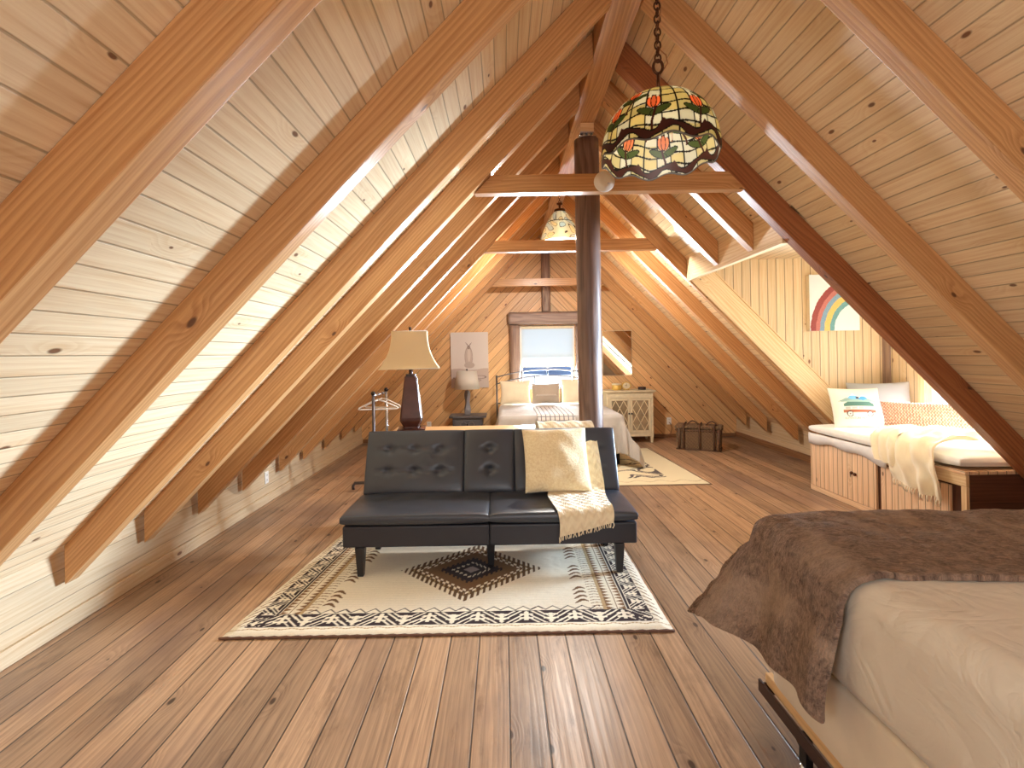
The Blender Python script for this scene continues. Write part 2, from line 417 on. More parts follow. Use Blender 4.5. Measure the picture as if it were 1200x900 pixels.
def mat_glass(name='window_glass'):
    t = NT(name)
    tr = t.n('ShaderNodeBsdfTransparent'); gl = t.n('ShaderNodeBsdfGlossy'); gl.inputs['Roughness'].default_value = .02
    fr = t.n('ShaderNodeFresnel'); fr.inputs[0].default_value = 1.45
    bf = t.n('ShaderNodeNewGeometry').outputs['Backfacing']
    mx = t.n('ShaderNodeMixShader'); t.t.links.new(t.M('MULTIPLY', fr.outputs[0], t.M('SUBTRACT', 1.0, bf)), mx.inputs[0]); t.t.links.new(tr.outputs[0], mx.inputs[1]); t.t.links.new(gl.outputs[0], mx.inputs[2])
    t.t.links.new(mx.outputs[0], t.out.inputs[0]); return t.done()
GLASS = mat_glass()
def mat_trans(name, col, tcol, f=.5, attr=False, spec=0.0, rough=.2):
    t = NT(name)
    c = t.n('ShaderNodeAttribute', attribute_name='Col').outputs['Color'] if attr else None
    b = t.bsdf(c if attr else col, rough if spec else .8, None, Specular_IOR_Level=spec)
    tr = t.n('ShaderNodeBsdfTranslucent'); t.put(tr.inputs[0], c if attr else tcol)
    mx = t.n('ShaderNodeMixShader'); mx.inputs[0].default_value = f
    t.t.links.new(b.outputs[0], mx.inputs[1]); t.t.links.new(tr.outputs[0], mx.inputs[2]); t.t.links.new(mx.outputs[0], t.out.inputs[0])
    return t.done()
BLIND = mat_trans('blind_fabric', lin(222, 232, 238), lin(206, 226, 238), .45)
TIFF2 = mat_trans('leaded_glass_pale', None, None, .12, attr=True, spec=.5, rough=.15)
TIFF = mat_trans('leaded_glass', None, None, .6, attr=True, spec=.2, rough=.35)
SNOW = plain('snow', lin(240, 243, 248), .9)
HILL = plain('forest_hill', lin(92, 112, 146), .95, nscale=.05, namt=.25)  # distance haze is put into the blue of the forest

# ------------------------------------------------------------------ room frame
XR, TN, ZA = .70, 1.034, 3.332            # ridge line of the rafter undersides
XK0, XK1, YB, YF = -2.32, 3.76, 8.10, -1.30  # knee walls, back wall, front gable
RD = .20                                    # vertical depth of a rafter
def UL(x): return ZA-TN*(XR-x)
def UR(x): return ZA-TN*(x-XR)
SL = math.hypot(1, TN)
DX0, DY0, DY1 = 1.86, 3.31, 5.03            # dormer header, dormer opening along y
DW = 3.86                                   # dormer window wall

# floor
g = G(); g.v += [(XK0-.1, YF-.1, 0), (4.2, YF-.1, 0), (4.2, YB+.1, 0), (XK0-.1, YB+.1, 0)]
g.face([0, 1, 2, 3], grain=(0, 1, 0))
g.v += [(p[0], p[1], -.12) for p in g.v[:4]]; g.face([7, 6, 5, 4], grain=(0, 1, 0))
for a, b in ((0, 1), (1, 2), (2, 3), (3, 0)): g.face([b, a, a+4, b+4], grain=(0, 1, 0))
struct(g.build('floor', FLOOR))

# ceilings: sloped slabs with boards along y
def slab(quads, name, off=RD+.001, th=.06, mat=PINE):
    g = G()
    for (x0, x1, y0, y1, f) in quads:
        lo = [(x0, y0, f(x0)+off), (x1, y0, f(x1)+off), (x1, y1, f(x1)+off), (x0, y1, f(x0)+off)]
        g.hexa(lo+[(p[0], p[1], p[2]+th) for p in lo], grain=(0, 1, 0))
    return struct(g.build(name, mat))
KX0, KX1, KY0, KY1 = -1.55, -.80, -1.05, -.10     # added roof window behind the camera, to let in fill light
slab([(XK0-.06, KX0, YF, YB, UL), (KX1, XR, YF, YB, UL), (KX0, KX1, YF, KY0, UL), (KX0, KX1, KY1, YB, UL)], 'ceiling_left')
g = G()
for (a, b, c, d) in ((KX0, KX0+.04, KY0, KY1), (KX1-.04, KX1, KY0, KY1), (KX0+.04, KX1-.04, KY0, KY0+.05), (KX0+.04, KX1-.04, KY1-.05, KY1)):
    g.hexa([(a, c, UL(a)+RD), (b, c, UL(b)+RD), (b, d, UL(b)+RD), (a, d, UL(a)+RD), (a, c, UL(a)+RD+.06), (b, c, UL(b)+RD+.06), (b, d, UL(b)+RD+.06), (a, d, UL(a)+RD+.06)], (0, 1, 0))
w3 = struct(g.build('added_roof_window', JAMB))
g = G(); a, b, c, d = KX0+.04, KX1-.04, KY0+.05, KY1-.05
g.hexa([(a, c, UL(a)+RD+.03), (b, c, UL(b)+RD+.03), (b, d, UL(b)+RD+.03), (a, d, UL(a)+RD+.03), (a, c, UL(a)+RD+.034), (b, c, UL(b)+RD+.034), (b, d, UL(b)+RD+.034), (a, d, UL(a)+RD+.034)], (0, 1, 0)); g.build('window_pane', GLASS, w3)
slab([(XR, DX0+.03, YF, YB, UR), (DX0+.03, XK1+.06, YF, DY0-.02, UR), (DX0+.03, XK1+.06, DY1+.02, YB, UR)], 'ceiling_right')

# knee walls
for nm, x0, x1, ys in (('wall_left', XK0-.1, XK0, [(YF, YB)]), ('wall_right', XK1, XK1+.1, [(YF, DY0-.08), (DY1+.08, YB)])):
    g = G()
    for y0, y1 in ys: g.box(x0, x1, y0, y1, 0, (UL(XK0) if x0 < 0 else UR(XK1))+RD, grain=(0, 1, 0))
    struct(g.build(nm, KNEE))
g = G(); g.box(XK0, XK0+.02, YF, YB, .0, .085, grain=(0, 1, 0)); struct(g.build('baseboard_left', KNEE, bevel=.004))
g = G(); g.box(XK1-.02, XK1, DY1+.1, YB, .0, .085, grain=(0, 1, 0)); struct(g.build('baseboard_right', BASEB, bevel=.004))
g = G(); g.box(XK0+.02, XK1-.02, YB-.02, YB, .0, .06, grain=(1, 0, 0)); struct(g.build('baseboard_back', BASEB, bevel=.004))

# back gable with diagonal boards and a window hole
WX0, WX1, WZ0, WZ1 = .27, 1.16, .82, 1.86
def gable(name, y0, y1, mat, hole):
    g = G(); hx0, hx1, hz0, hz1 = hole; R = RD+.05
    for side in (0, 1):
        f = UL if side == 0 else UR
        gr = (1, 0, TN) if side == 0 else (1, 0, -TN)
        xs = [XK0-.1, hx0, XR] if side == 0 else [XR, hx1, XK1+.1]
        if side == 0:
            g.prism([(xs[0], 0), (hx0, 0), (hx0, f(hx0)+R), (xs[0], f(xs[0])+R)], y0, y1, grain=gr)
            mid = (hx0, XR)
        else:
            g.prism([(hx1, 0), (xs[2], 0), (xs[2], f(xs[2])+R), (hx1, f(hx1)+R)], y0, y1, grain=gr)
            mid = (XR, hx1)
        g.prism([(mid[0], 0), (mid[1], 0), (mid[1], hz0), (mid[0], hz0)], y0, y1, grain=gr)
        g.prism([(mid[0], hz1), (mid[1], hz1), (mid[1], f(mid[1])+R), (mid[0], f(mid[0])+R)], y0, y1, grain=gr)
    return struct(g.build(name, mat))
gable('wall_back', YB, YB+.14, PINE_R, (WX0, WX1, WZ0, WZ1))
FH = (.30, 1.10, .9, 1.9)  # window hole added behind the camera for fill light
gable('wall_front', YF-.14, YF, PINE_R, FH)

# dormer: cheeks, lid, window wall, header
CZ = 2.32
DWY0, DWY1, DWZ0, DWZ1 = 3.52, 4.56, .69, 1.90
g = G(); g.prism([(DX0, UR(DX0)+RD+.06), (DW+.12, UR(DW)+.3), (DW+.12, CZ), (DX0, CZ)], DY1+.045, DY1+.10, grain=(0, 0, 1))
struct(g.build('wall_cheek_far', PINE_V))
g = G(); g.prism([(DX0, UR(DX0)+RD+.06), (DW+.12, UR(DW)+.3), (DW+.12, CZ), (DX0, CZ)], DY0-.10, DY0-.045, grain=(0, 0, 1))
struct(g.build('wall_cheek_near', PINE_V))
g = G(); g.box(DX0+.05, DW+.12, DY0-.1, DY1+.1, CZ, CZ+.05, grain=(0, 1, 0)); g.box(DX0+.05, DX0+.10, DY0-.1, DY1+.1, UR(DX0)+RD+.0, CZ, grain=(0, 1, 0)); struct(g.build('ceiling_dormer', PINE_V))
g = G()
for (a, b, c, d) in ((DY0-.1, DWY0, 0, CZ), (DWY1, DY1+.1, 0, CZ), (DWY0, DWY1, 0, DWZ0), (DWY0, DWY1, DWZ1, CZ)):
    g.box(DW, DW+.12, a, b, c, d, grain=(0, 0, 1))
struct(g.build('wall_dormer', PINE_V))
g = G()
for (a, b, c, d) in ((DWY0-.07, DWY0, DWZ0-.07, DWZ1+.07), (DWY1, DWY1+.07, DWZ0-.07, DWZ1+.07), (DWY0, DWY1, DWZ0-.07, DWZ0), (DWY0, DWY1, DWZ1, DWZ1+.07)):
    g.box(DW-.02, DW-.001, a, b, c, d)
wd = struct(g.build('window_2', JAMB, bevel=.003))
g = G()
for (a, b, c, d) in ((DWY0, DWY0+.04, DWZ0, DWZ1), (DWY1-.04, DWY1, DWZ0, DWZ1), (DWY0+.04, DWY1-.04, DWZ0, DWZ0+.04), (DWY0+.04, DWY1-.04, DWZ1-.04, DWZ1), (DWY0+.04, DWY1-.04, 1.33, 1.36)):
    g.box(DW+.04, DW+.08, a, b, c, d)
g.build('sash', WHITE_P, wd, bevel=.003)
g = G(); g.box(DW+.058, DW+.062, DWY0+.04, DWY1-.04, DWZ0+.04, DWZ1-.04); g.build('window_pane', GLASS, wd)
g = G(); g.box(DW-.013, DW-.001, DY1-.06, DY1+.044, .6, CZ, grain=(0, 0, 1)); struct(g.build('trim_3', LOGG, bevel=.004))

# header along the dormer mouth, jamb beams are the rafters either side
g = G(); zb = UR(DX0)-.03
g.prism([(DX0, zb), (DX0+.045, zb), (DX0+.045, UR(DX0+.045)+RD-.001), (DX0, UR(DX0)+RD-.001)], DY0-.002, DY1-.002, grain=(0, 1, 0))

tag(g.build('dormer_header', JAMB, bevel=.003, origin=(DX0, DY0, zb)), 'pale pine header board the short right-slope rafters end on, above the window seat', 'beam')

# ------------------------------------------------------------------ rafters
ORD = ['nearest', 'second', 'third', 'fourth', 'fifth', 'sixth', 'seventh', 'eighth', 'ninth', 'tenth', 'eleventh']
LY = [1.037, 1.80, 2.57, 3.14, 3.69, 4.32, 5.03, 5.62, 6.30, 6.98, 7.60]
for i, y in enumerate(LY):
    g = G(); xa, xb = -2.28, .598
    g.prism([(xa, UL(xa)), (xb, UL(xb)), (xb, UL(xb)+RD), (xa, UL(xa)+RD)], y, y+.085, grain=(1, 0, TN))
    lab = ('nearest pine rafter on the left roof slope, at the top left corner' if i == 0 else
           'last pine rafter on the left roof slope, against the far gable' if i == 10 else
           '%s pine rafter from the camera on the left roof slope' % ORD[i])
    tag(g.build('rafter', BEAM, bevel=.004, origin=(xa, y, UL(xa))), lab, 'rafter', 'rafters on the left roof slope')
RY = [(1.86, .085, 3.68, RD), (2.62, .085, 3.68, RD), (3.22, .085, 3.68, RD), (3.68, .085, DX0-.002, RD), (4.28, .085, DX0-.002, RD),
      (5.035, .06, 3.68, RD), (5.62, .085, 3.68, RD), (6.26, .085, 3.68, RD), (7.0, .085, 3.68, RD), (7.60, .085, 3.68, RD)]
RL = ['nearest right-slope rafter, running off the upper right corner', 'right-slope rafter just in front of the shade-toned dormer-side rafter',
      'shade-toned brown right-slope rafter crossing in front of the window seat', 'first short rafter on the right slope ending at the dormer header',
      'second short rafter on the right slope ending at the dormer header', 'right-slope rafter on the far side of the window seat opening',
      'first right-slope rafter beyond the window seat', 'second right-slope rafter beyond the window seat', 'third right-slope rafter beyond the window seat, above the basket',
      'last right-slope rafter, closest to the far gable and mirror']
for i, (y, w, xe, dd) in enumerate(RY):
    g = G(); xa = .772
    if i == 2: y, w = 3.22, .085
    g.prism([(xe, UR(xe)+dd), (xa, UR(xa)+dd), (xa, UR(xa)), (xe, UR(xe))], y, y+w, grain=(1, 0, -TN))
    tag(g.build('rafter', BEAM_SHADE if i == 2 else BEAM, bevel=.004, origin=(xe, y, UR(xe))), RL[i], 'rafter', 'rafters on the right roof slope')
# pale board facing the far jamb of the dormer
g = G(); x0, x1 = DX0+.05, 3.70
g.prism([(x1, UR(x1)+.33), (x0, UR(x0)+.33), (x0, UR(x0)+.02), (x1, UR(x1)+.02)], DY1-.02, DY1+.002, grain=(1, 0, -TN))
g.prism([(x1, UR(x1)+.345), (x0, UR(x0)+.345), (x0, UR(x0)+.33), (x1, UR(x1)+.33)], DY1-.03, DY1+.03, grain=(1, 0, -TN))
struct(g.build('trim_4', JAMB, bevel=.003))

# ridge beam, ties
g = G(); g.box(.60, .77, YF+.01, YB-.01, 3.27, 3.435, grain=(0, 1, 0))
tag(g.build('ridge_beam', BEAM, bevel=.004, origin=(.685, YF, 3.27)), 'long pine ridge beam along the peak of the roof', 'beam')
TZ0, TZ1 = 2.43, 2.545
for i, (y, w) in enumerate(((3.19, .075), (5.03, .085), (7.60, .085))):
    g = G(); e = .0
    xl = lambda z: XR-(ZA-z)/TN; xr = lambda z: XR+(ZA-z)/TN
    g.prism([(xl(TZ0)+.004, TZ0), (xr(TZ0)-.004, TZ0), (xr(TZ1)-.004, TZ1), (xl(TZ1)+.004, TZ1)], y, y+w, grain=(1, 0, 0))
    tag(g.build('collar_tie', BEAM, bevel=.003, origin=(XR, y, TZ0)),
        ['nearest pine collar tie, in front of the log post with a smoke detector', 'middle pine collar tie, behind the log post', 'farthest pine collar tie, before the far gable window'][i], 'beam', 'collar ties across the attic')

# ------------------------------------------------------------------ log posts
PX, PY = .71, 4.10
lp = thing('log_post', 'dark peeled log post standing behind the sofa under the ridge', 'post', (PX, PY, 0))
g = G(); N = 40; n = 28; P = []
for k in range(n):
    row = []
    for j in range(N+1):
        z = 3.14*j/N; a = 2*PI*k/n
        r = .099*(1+.05*fnoise((math.cos(a)*1.2, math.sin(a)*1.2, z*1.1), 1.0, 3)+.02*fnoise((math.cos(a)*3, math.sin(a)*3, z*4), 1.0, 8))
        for (ca, z0, z1, dp) in ((-PI/2-.25, 1.5, 3.1, .018), (-PI/2+.5, .6, 1.9, .012)):
            da = abs((a-ca-.12*math.sin(z*2)+PI) % (2*PI)-PI)
            if z0 < z < z1: r -= dp*max(0, 1-da/.16)*math.sin(PI*(z-z0)/(z1-z0))**.5
        row.append((PX+r*math.cos(a), PY+r*math.sin(a), z))
    P.append(row)
uv = [[(3.14*j/N, .099*2*PI*k/n) for j in range(N+1)] for k in range(n+1)]
g.grid(P, closed=True, uv=uv); g.face([len(g.v)-1-i*(N+1) for i in range(n)][::-1], grain=(1, 0, 0))
g.build('log', LOG, lp)
g = G(); g.box(PX-.07, PX+.07, PY-.07, PY+.07, 3.14, 3.152); g.box(PX-.055, PX+.055, PY-.05, PY+.05, 3.186, 3.195)
for dx in (-.04, .0, .04): g.tube([(PX+dx, PY-.02, 3.15), (PX+dx, PY-.02, 3.19)], .009, 10)
g.build('post_bracket', CHROME, lp)
g = G(); g.box(PX-.055, PX+.055, PY-.05, PY+.05, 3.196, 3.268); g.build('spacer_block', JAMB, lp, bevel=.003)

g = G(); g.tube([(.70, YB-.075, 2.075), (.70, YB-.075, 3.265)], .072, 20)
tag(g.build('log_post', LOGG, origin=(.70, YB-.075, 2.075)), 'short slim log post standing on the window header at the far gable', 'post')

# window 1 with log surround
w1 = thing('window_1', 'far gable window', None, (.715, YB, WZ0)); w1['kind'] = 'structure'; del w1['label']
g = G()
for (a, b, c, d) in ((WX0, WX0+.045, WZ0, WZ1), (WX1-.045, WX1, WZ0, WZ1), (WX0+.045, WX1-.045, WZ0, WZ0+.05), (WX0+.045, WX1-.045, WZ1-.045, WZ1), (WX0+.045, WX1-.045, 1.33, 1.375)):
    g.box(a, b, YB+.04, YB+.10, c, d)
g.build('window_frame', WHITE_P, w1, bevel=.003)
g = G(); g.box(WX0+.04, WX1-.04, YB+.068, YB+.072, WZ0+.04, WZ1-.04); g.build('window_pane', GLASS, w1)
bl = thing('roller_blind', 'pale blue white blind pulled halfway down the far window', 'blind', (.715, YB+.015, WZ1-.06))
g = G(); P = []; nz = 40
for j in range(nz+1):
    z = WZ1-.06-(WZ1-.06-1.20)*j/nz
    P.append([(WX0+.03, YB+.022+.006*abs((j % 2)-.5), z), (WX1-.03, YB+.022+.006*abs((j % 2)-.5), z)])
g.grid(P, smooth=False); g.build('blind_fabric', BLIND, bl)
g = G(); g.box(WX0+.025, WX1-.025, YB+.008, YB+.038, WZ1-.06, WZ1-.012); g.build('head_rail', CREAM_P, bl, bevel=.003)
g = G(); g.box(WX0+.03, WX1-.03, YB+.012, YB+.034, 1.178, 1.20); g.box(.70, .73, YB+.005, YB+.012, 1.165, 1.19); g.build('bottom_rail', CREAM_P, bl, bevel=.003)
def logtube(name, p, q, r, n=20, flat=1.0):
    g = G(); N = 14; p, q = Vector(p), Vector(q)
    g.tube([p.lerp(q, i/N)+Vector((0, 0, 0)) for i in range(N+1)], [r*(1+.05*fnoise((i*.35, r*9, p.x), 1.0, 5)) for i in range(N+1)], n)
    return struct(g.build(name, LOGG))
logtube('trim_1', (.183, YB-.06, .45), (.183, YB-.06, 1.86), .083)
logtube('trim_2', (1.247, YB-.06, .45), (1.247, YB-.06, 1.86), .083)
g = G(); g.box(.075, 1.355, YB-.135, YB-.002, 1.866, 2.07, grain=(1, 0, 0)); struct(g.build('trim_5', LOGG, bevel=.05, seg=5))

# outside: snow field and hills
g = G(); n = 24; P = [[(-160+320*i/n, 12+240*j/n, -9+1.2*fnoise((i*.6, j*.6, 0), 1.0, 2)) for j in range(n+1)] for i in range(n+1)]
g.grid(P, flip=False); tag(g.build('snow_field', SNOW), 'white snow field outside the far window', 'snow', kind='stuff')
g = G(); n = 60; P = []
for i in range(n+1):
    x = -320+640*i/n; h = 26+20*fnoise((i*.12, 0, 0), 1.0, 4)+9*fnoise((i*.4, 3, 0), 1.0, 1)
    P.append([(x, 250+70*j/8, -16+(h+16)*math.sin(PI/2*j/8)+3*fnoise((i*.7, j*.8, 0), 1.0, 6)*(j > 0)) for j in range(9)])
g.grid(P, flip=True); tag(g.build('hill', HILL), 'distant blue forested hill seen through the far window', 'hill')

# ------------------------------------------------------------------ sofa (split-back futon)
so = thing('sofa', 'black faux leather split-back sofa bed with tufted back on the rug', 'sofa', (-.1, 3.4, 0))
SX = [(-1.045, -.107), (-.109, .825)]
for k, (a, b) in enumerate(SX):
    g = G(); w, cx = b-a, (a+b)/2
    dn = [(dx, .06+dy, .05, .010) for dx in (-.24, 0, .24) for dy in (0,)]
    A, B = cushion(w, .56, .085, 44, .11, .0, dn, .004, k+2.0, m=26)
    add_cushion(g, A, B, frame_m((cx, 3.40, .372), (1, 0, 0), (0, 1, 0)))
    g.build('seat', LEATHER, so)
    g = G(); g.box(a+(.012 if k == 0 else .0035), b-(.0 if k == 0 else .004), 3.135, 3.66, .197, .332); g.build('base_panel', SOFABASE, so, bevel=.012, seg=3)
bx = [(-1.035, -.305), (-.307, .068), (.066, .825)]
ang = rad(23); yv = (0, math.sin(ang), math.cos(ang)); xv = (1, 0, 0)
for k, (a, b) in enumerate(bx):
    w, h = b-a, .47; cx = (a+b)/2
    cols = (-.19, 0, .19) if w > .5 else (0,)
    dn = [(dx, dy, .028, .030) for dx in cols for dy in (-.075, .085)]
    g = G(); A, B = cushion(w, h, .135, 48, .12, .0, dn, .003, k+5.0, m=40)
    # crease between the tufts of a row
    if True:
        A2 = []
        for r in A:
            A2.append([(x, y, z-.009*sum(math.exp(-((y-dy)/.012)**2) for dy in (-.075, .085))*(1-float(sm(.27 if w > .5 else .055, .31 if w > .5 else .08, abs(x))))) for (x, y, z) in r])
        A = A2
    add_cushion(g, A, B, frame_m((cx, 3.58+.235*math.sin(ang)+.065, .395+.235*math.cos(ang)-.01), xv, yv))
    o = g.build('backrest', LEATHER, so)
for (x, y) in ((-.925, 3.16), (-.105, 3.30), (.71, 3.16), (-.925, 3.60), (.71, 3.60)):
    g = G(); r0, r1 = .019, .03
    g.hexa([(x-r0, y-r0, .0135), (x+r0, y-r0, .0135), (x+r0, y+r0, .0135), (x-r0, y+r0, .0135), (x-r1, y-r1, .198), (x+r1, y-r1, .198), (x+r1, y+r1, .198), (x-r1, y+r1, .198)], (0, 0, 1))
    g.build('leg', LEGB, so, bevel=.004)

# pillow on the sofa
def pillow(name, label, cat, M, w, h, T, mat, group=None, n=30, power=.42, pinch=.07, wr=.012, seed=0.0, origin=None, colf=None, extra=None, bias=0.0):
    g = G(); A, B = cushion(w, h, T, n, power, pinch, (), wr, seed, bias=bias)
    add_cushion(g, A, B, M)
    cols = None
    if colf:
        c1 = [colf(p[0], p[1]) for r in A for p in r]; c2 = [colf(None, None) for r in B for p in r]; cols = np.array(c1+c2)
    o = g.build(name, mat, origin=origin or tuple(M.translation), cols=cols)
    return tag(o, label, cat, group), A

pm = frame_m((.362, 3.565, .64), (1, .02, .01), (0, .50, 1))
po, _ = pillow('throw_pillow', 'plush cream square pillow leaning on the sofa back', 'pillow', pm, .465, .46, .18, FLUFF, n=44, power=.36, pinch=.05, wr=.014, seed=3.0)

# cable-knit throw: over the sofa back, behind the pillow, across the seat and over the front
def ribbon(path, widths, thick, mat, name, label, cat, rows=80, wav=.01, seed=0.0, fringe=None, skew=None):
    """path: list of (centre, across vector)"""
    pts = [Vector(p[0]) for p in path]; ac = [Vector(p[1]) for p in path]
    L = [0]
    for a, b in zip(pts, pts[1:]): L.append(L[-1]+(b-a).length)
    def smp(t, arr):
        s = t*L[-1]
        for i in range(len(L)-1):
            if s <= L[i+1] or i == len(L)-2:
                u = (s-L[i])/(L[i+1]-L[i]); p0 = arr[max(i-1, 0)]; p1 = arr[i]; p2 = arr[i+1]; p3 = arr[min(i+2, len(arr)-1)]
                return .5*((2*p1)+(p2-p0)*u+(2*p0-5*p1+4*p2-p3)*u*u+(3*p1-p0-3*p2+p3)*u**3)
    nw = 26; top = []; bot = []; uv = []
    for i in range(rows+1):
        t = i/rows; c = smp(t, pts); a = smp(t, ac)
        d = (smp(min(1, t+.01), pts)-smp(max(0, t-.01), pts)).normalized()
        nrm = a.cross(d).normalized()
        ra, rb, ru = [], [], []
        for j in range(nw+1):
            s = -1+2*j/nw; e = (1-abs(s)**6)**.5 if abs(s) < 1 else 0
            q = c+a*s*.5
            z = wav*fnoise((s*2.2, t*L[-1]*5, seed), 1.6, seed)+wav*.6*math.sin(s*9+seed)
            ra.append(q+nrm*(z+thick*(.15+.85*e))); rb.append(q+nrm*z*.3); ru.append((s*a.length*.5, t*L[-1]))
        top.append(ra); bot.append(rb); uv.append(ru)
    g = G(); g.grid(top, uv=uv); g.grid(bot, uv=uv, flip=True)
    for A, B in (([r[0] for r in top], [r[0] for r in bot]), ([r[-1] for r in bot], [r[-1] for r in top]), (top[-1], bot[-1]), (bot[0], top[0])):
        g.grid([A, B], uv=[[(0, 0)]*len(A)]*2)
    o = g.build(name, mat, origin=tuple(pts[0]))
    tag(o, label, cat)
    return o, top
X1 = (.40, .03, 0)
kt, ktop = ribbon([((.44, 3.985, .62), (.42, .0, 0)), ((.45, 3.972, .80), (.42, 0, 0)), ((.455, 3.92, .866), (.42, 0, 0)), ((.47, 3.80, .84), (.42, 0, 0)), ((.49, 3.66, .62), (.41, 0, 0)),
                   ((.50, 3.545, .455), (.40, .02, 0)), ((.485, 3.42, .432), (.40, .05, 0)), ((.485, 3.24, .432), (.37, .06, 0)), ((.495, 3.125, .425), (.35, .05, .015)), ((.50, 3.088, .37), (.34, .02, .05)), ((.495, 3.083, .305), (.335, .0, .085))],
                  None, .030, KNIT, 'knit_throw', 'cream cable knit throw folded over the sofa back and seat edge', 'blanket', 96, .012, 2.0)
g = G()
for j in range(0, 27, 1):
    p = ktop[-1][j]; g.tube([p, p+Vector((.004*math.sin(j*3), -.004, -.016)), p+Vector((.006*math.sin(j*5), 0, -.034))], .0035, 6)
g.build('fringe', KNIT, kt)

# ------------------------------------------------------------------ front rug with woven pattern (colour only)
def rug1():
    nx, ny = 460, 320
    W, D = 2.27, 1.50
    u = np.linspace(0, W, nx+1)[:, None]*np.ones((1, ny+1)); v = np.ones((nx+1, 1))*np.linspace(0, D, ny+1)[None, :]
    cream = np.array(lin(236, 226, 204)); dark = np.array(lin(58, 46, 48)); brown = np.array(lin(132, 100, 70)); tan = np.array(lin(186, 158, 116)); char = np.array(lin(44, 38, 44))
    col = np.ones((nx+1, ny+1, 3))*cream
    def put(m, c): col[m] = c
    du = np.minimum(u, W-u); dv = np.minimum(v, D-v)
    # long-edge (front/back) band is measured by dv, side band by du
    front = dv < .26
    tri = lambda x, p: np.abs(((x/p) % 1)-.5)*2
    # front/back bands
    m = (dv > .035) & (dv < .075) & (np.abs(dv-.052-.014*tri(u, .11)) < .0035); put(m, tan)
    ub = (u-W/2)
    band = (dv > .08) & (dv < .20) & (du > .08)
    def trees(a, b, h, per):   # a along, b across 0..h
        # alternating triangles with stepped leaves
        x = (a/per) % 1.0; y = b/h
        t = np.abs(x-.5)*2                  # 0 centre..1 edge
        d = t-y                             # diagonal distance
        stripes = ((np.abs(d) > .13) & (np.abs(d) < .25)) | ((np.abs(d) > .42) & (np.abs(d) < .52))
        inner = (t < .08+.22*(((y*3.2) % 1) < .45)) & (y < .78) & (d < -.02)
        inner2 = (t > .92-.22*(((y*3.2) % 1) < .45)) & (y > .22) & (d > .02)
        return ~(stripes | inner | inner2)
    put(band & trees(ub+10, dv-.08, .12, .26), dark)
    put((dv > .076) & (dv < .082) & (du > .075), dark); put((dv > .198) & (dv < .203) & (du > .16), dark)
    m = (dv > .2) & (dv < .26) & (np.abs(dv-.21-.038*(1-tri(u, .082))) < .005) & (du > .33); put(m, dark)
    # side bands
    side = (dv > .08)
    m = side & (du < .07) & (du > .02) & (np.abs(du-.022-.045*((v/.05) % 1)) < .006); put(m, brown)
    m = (du > .072) & (du < .165) & side
    put(m & trees(v+10, du-.072, .093, .17), dark)
    sd = dv > .20
    put(sd & (du > .070) & (du < .0735), dark)
    put(sd & (du > .172) & (du < .184), dark)
    m = sd & (du > .192) & (du < .232) & ((du-.192) < .040*tri(v, .036)); put(m, brown)
    put(sd & (du > .232) & (du < .239), brown)
    m = sd & (du > .254) & (du < .292) & ((.292-du) < .038*tri(v, .036)); put(m, brown)
    put(sd & (du > .296) & (du < .312), tan)
    m = sd & (du > .312) & (du < .372) & (np.abs(((v/.032) % 1)-.5-.2*np.sin((du-.312)*60)) < .10); put(m, brown)
    # feathers in groups of four
    vv = (v-.27) % .30; k = np.floor(vv/.05); fl = vv-k*.05
    m = sd & (dv > .25) & (du > .38) & (du < .462) & (k < 4) & (np.abs(fl-.02-.020*np.sin((du-.38)/.082*PI*1.3)) < .013*np.sin(np.clip((du-.378)/.086, 0, 1)*PI)**.6); put(m, brown*.8)
    # centre medallion
    cx, cy = W/2+.04, D/2-.02
    for (s, what) in ((1.0, 0),):
        d = np.abs(u-cx)/.455+np.abs(v-cy)/.40
        per = np.where(True, u, u)
        comb = ((u/.034) % 1)
        zig = .07*np.sign(np.sin(2*PI*u/.034))
        edge = d+zig*1.0
        put(edge < .97, brown*.55)
        put((edge < .97) & (np.abs(comb-.25) < .13) & (d > .80), tan*.8)
        z2 = d+.035*np.sign(np.sin(2*PI*u/.040+1)); put((np.abs(z2-.76) < .028), cream)
        put(z2 < .73, brown*.8)
        z3 = d+.03*np.sign(np.sin(2*PI*u/.03)); put(z3 < .46, char)
        z4 = d+.02*np.sin(2*PI*u/.03); put(np.abs(z4-.27) < .026*(np.sin(2*PI*u/.03+1) > -.4), cream*.8)
        put(d < .12, np.array(lin(150, 140, 140)))
    rng = np.random.RandomState(3)
    col *= (1+.09*(rng.rand(nx+1, ny+1, 1)-.5)); col *= 1+.05*np.sin(v*310)[..., None]
    g = G(); P = []
    for i in range(nx+1):
        row = []
        for j in range(ny+1):
            a, b = i/nx, j/ny
            # slightly pulled out of square, like it lies
            x = -1.445+a*2.273+b*(.155*(1-a)+.01*a); y = 2.497+b*D
            x += .006*fnoise((b*6, a, 0), 1.0, 9)*(1 if i in (0, nx) else .5)
            z = .012*min(1, 8*min(a, 1-a, b, 1-b)*6)+.0012*fnoise((a*60, b*40, 0), 1.0, 2)
            row.append((x, y, z))
        P.append(row)
    g.grid(P, flip=False)
    # skirt down to the floor
    for edge in ([P[i][0] for i in range(nx+1)], [P[nx][j] for j in range(ny+1)], [P[i][ny] for i in range(nx, -1, -1)], [P[0][j] for j in range(ny, -1, -1)]):
        g.grid([edge, [(p[0], p[1], .0005) for p in edge]], uv=[[(0, 0)]*len(edge)]*2)
    n_extra = len(g.v)-(nx+1)*(ny+1)
    cc = np.concatenate([col.reshape(-1, 3), np.ones((n_extra, 3))*np.array(lin(128, 96, 84))])
    o = g.build('area_rug', colattr('rug_wool', .95, 420, .5, .003), origin=(-.31, 3.25, 0), cols=cc)
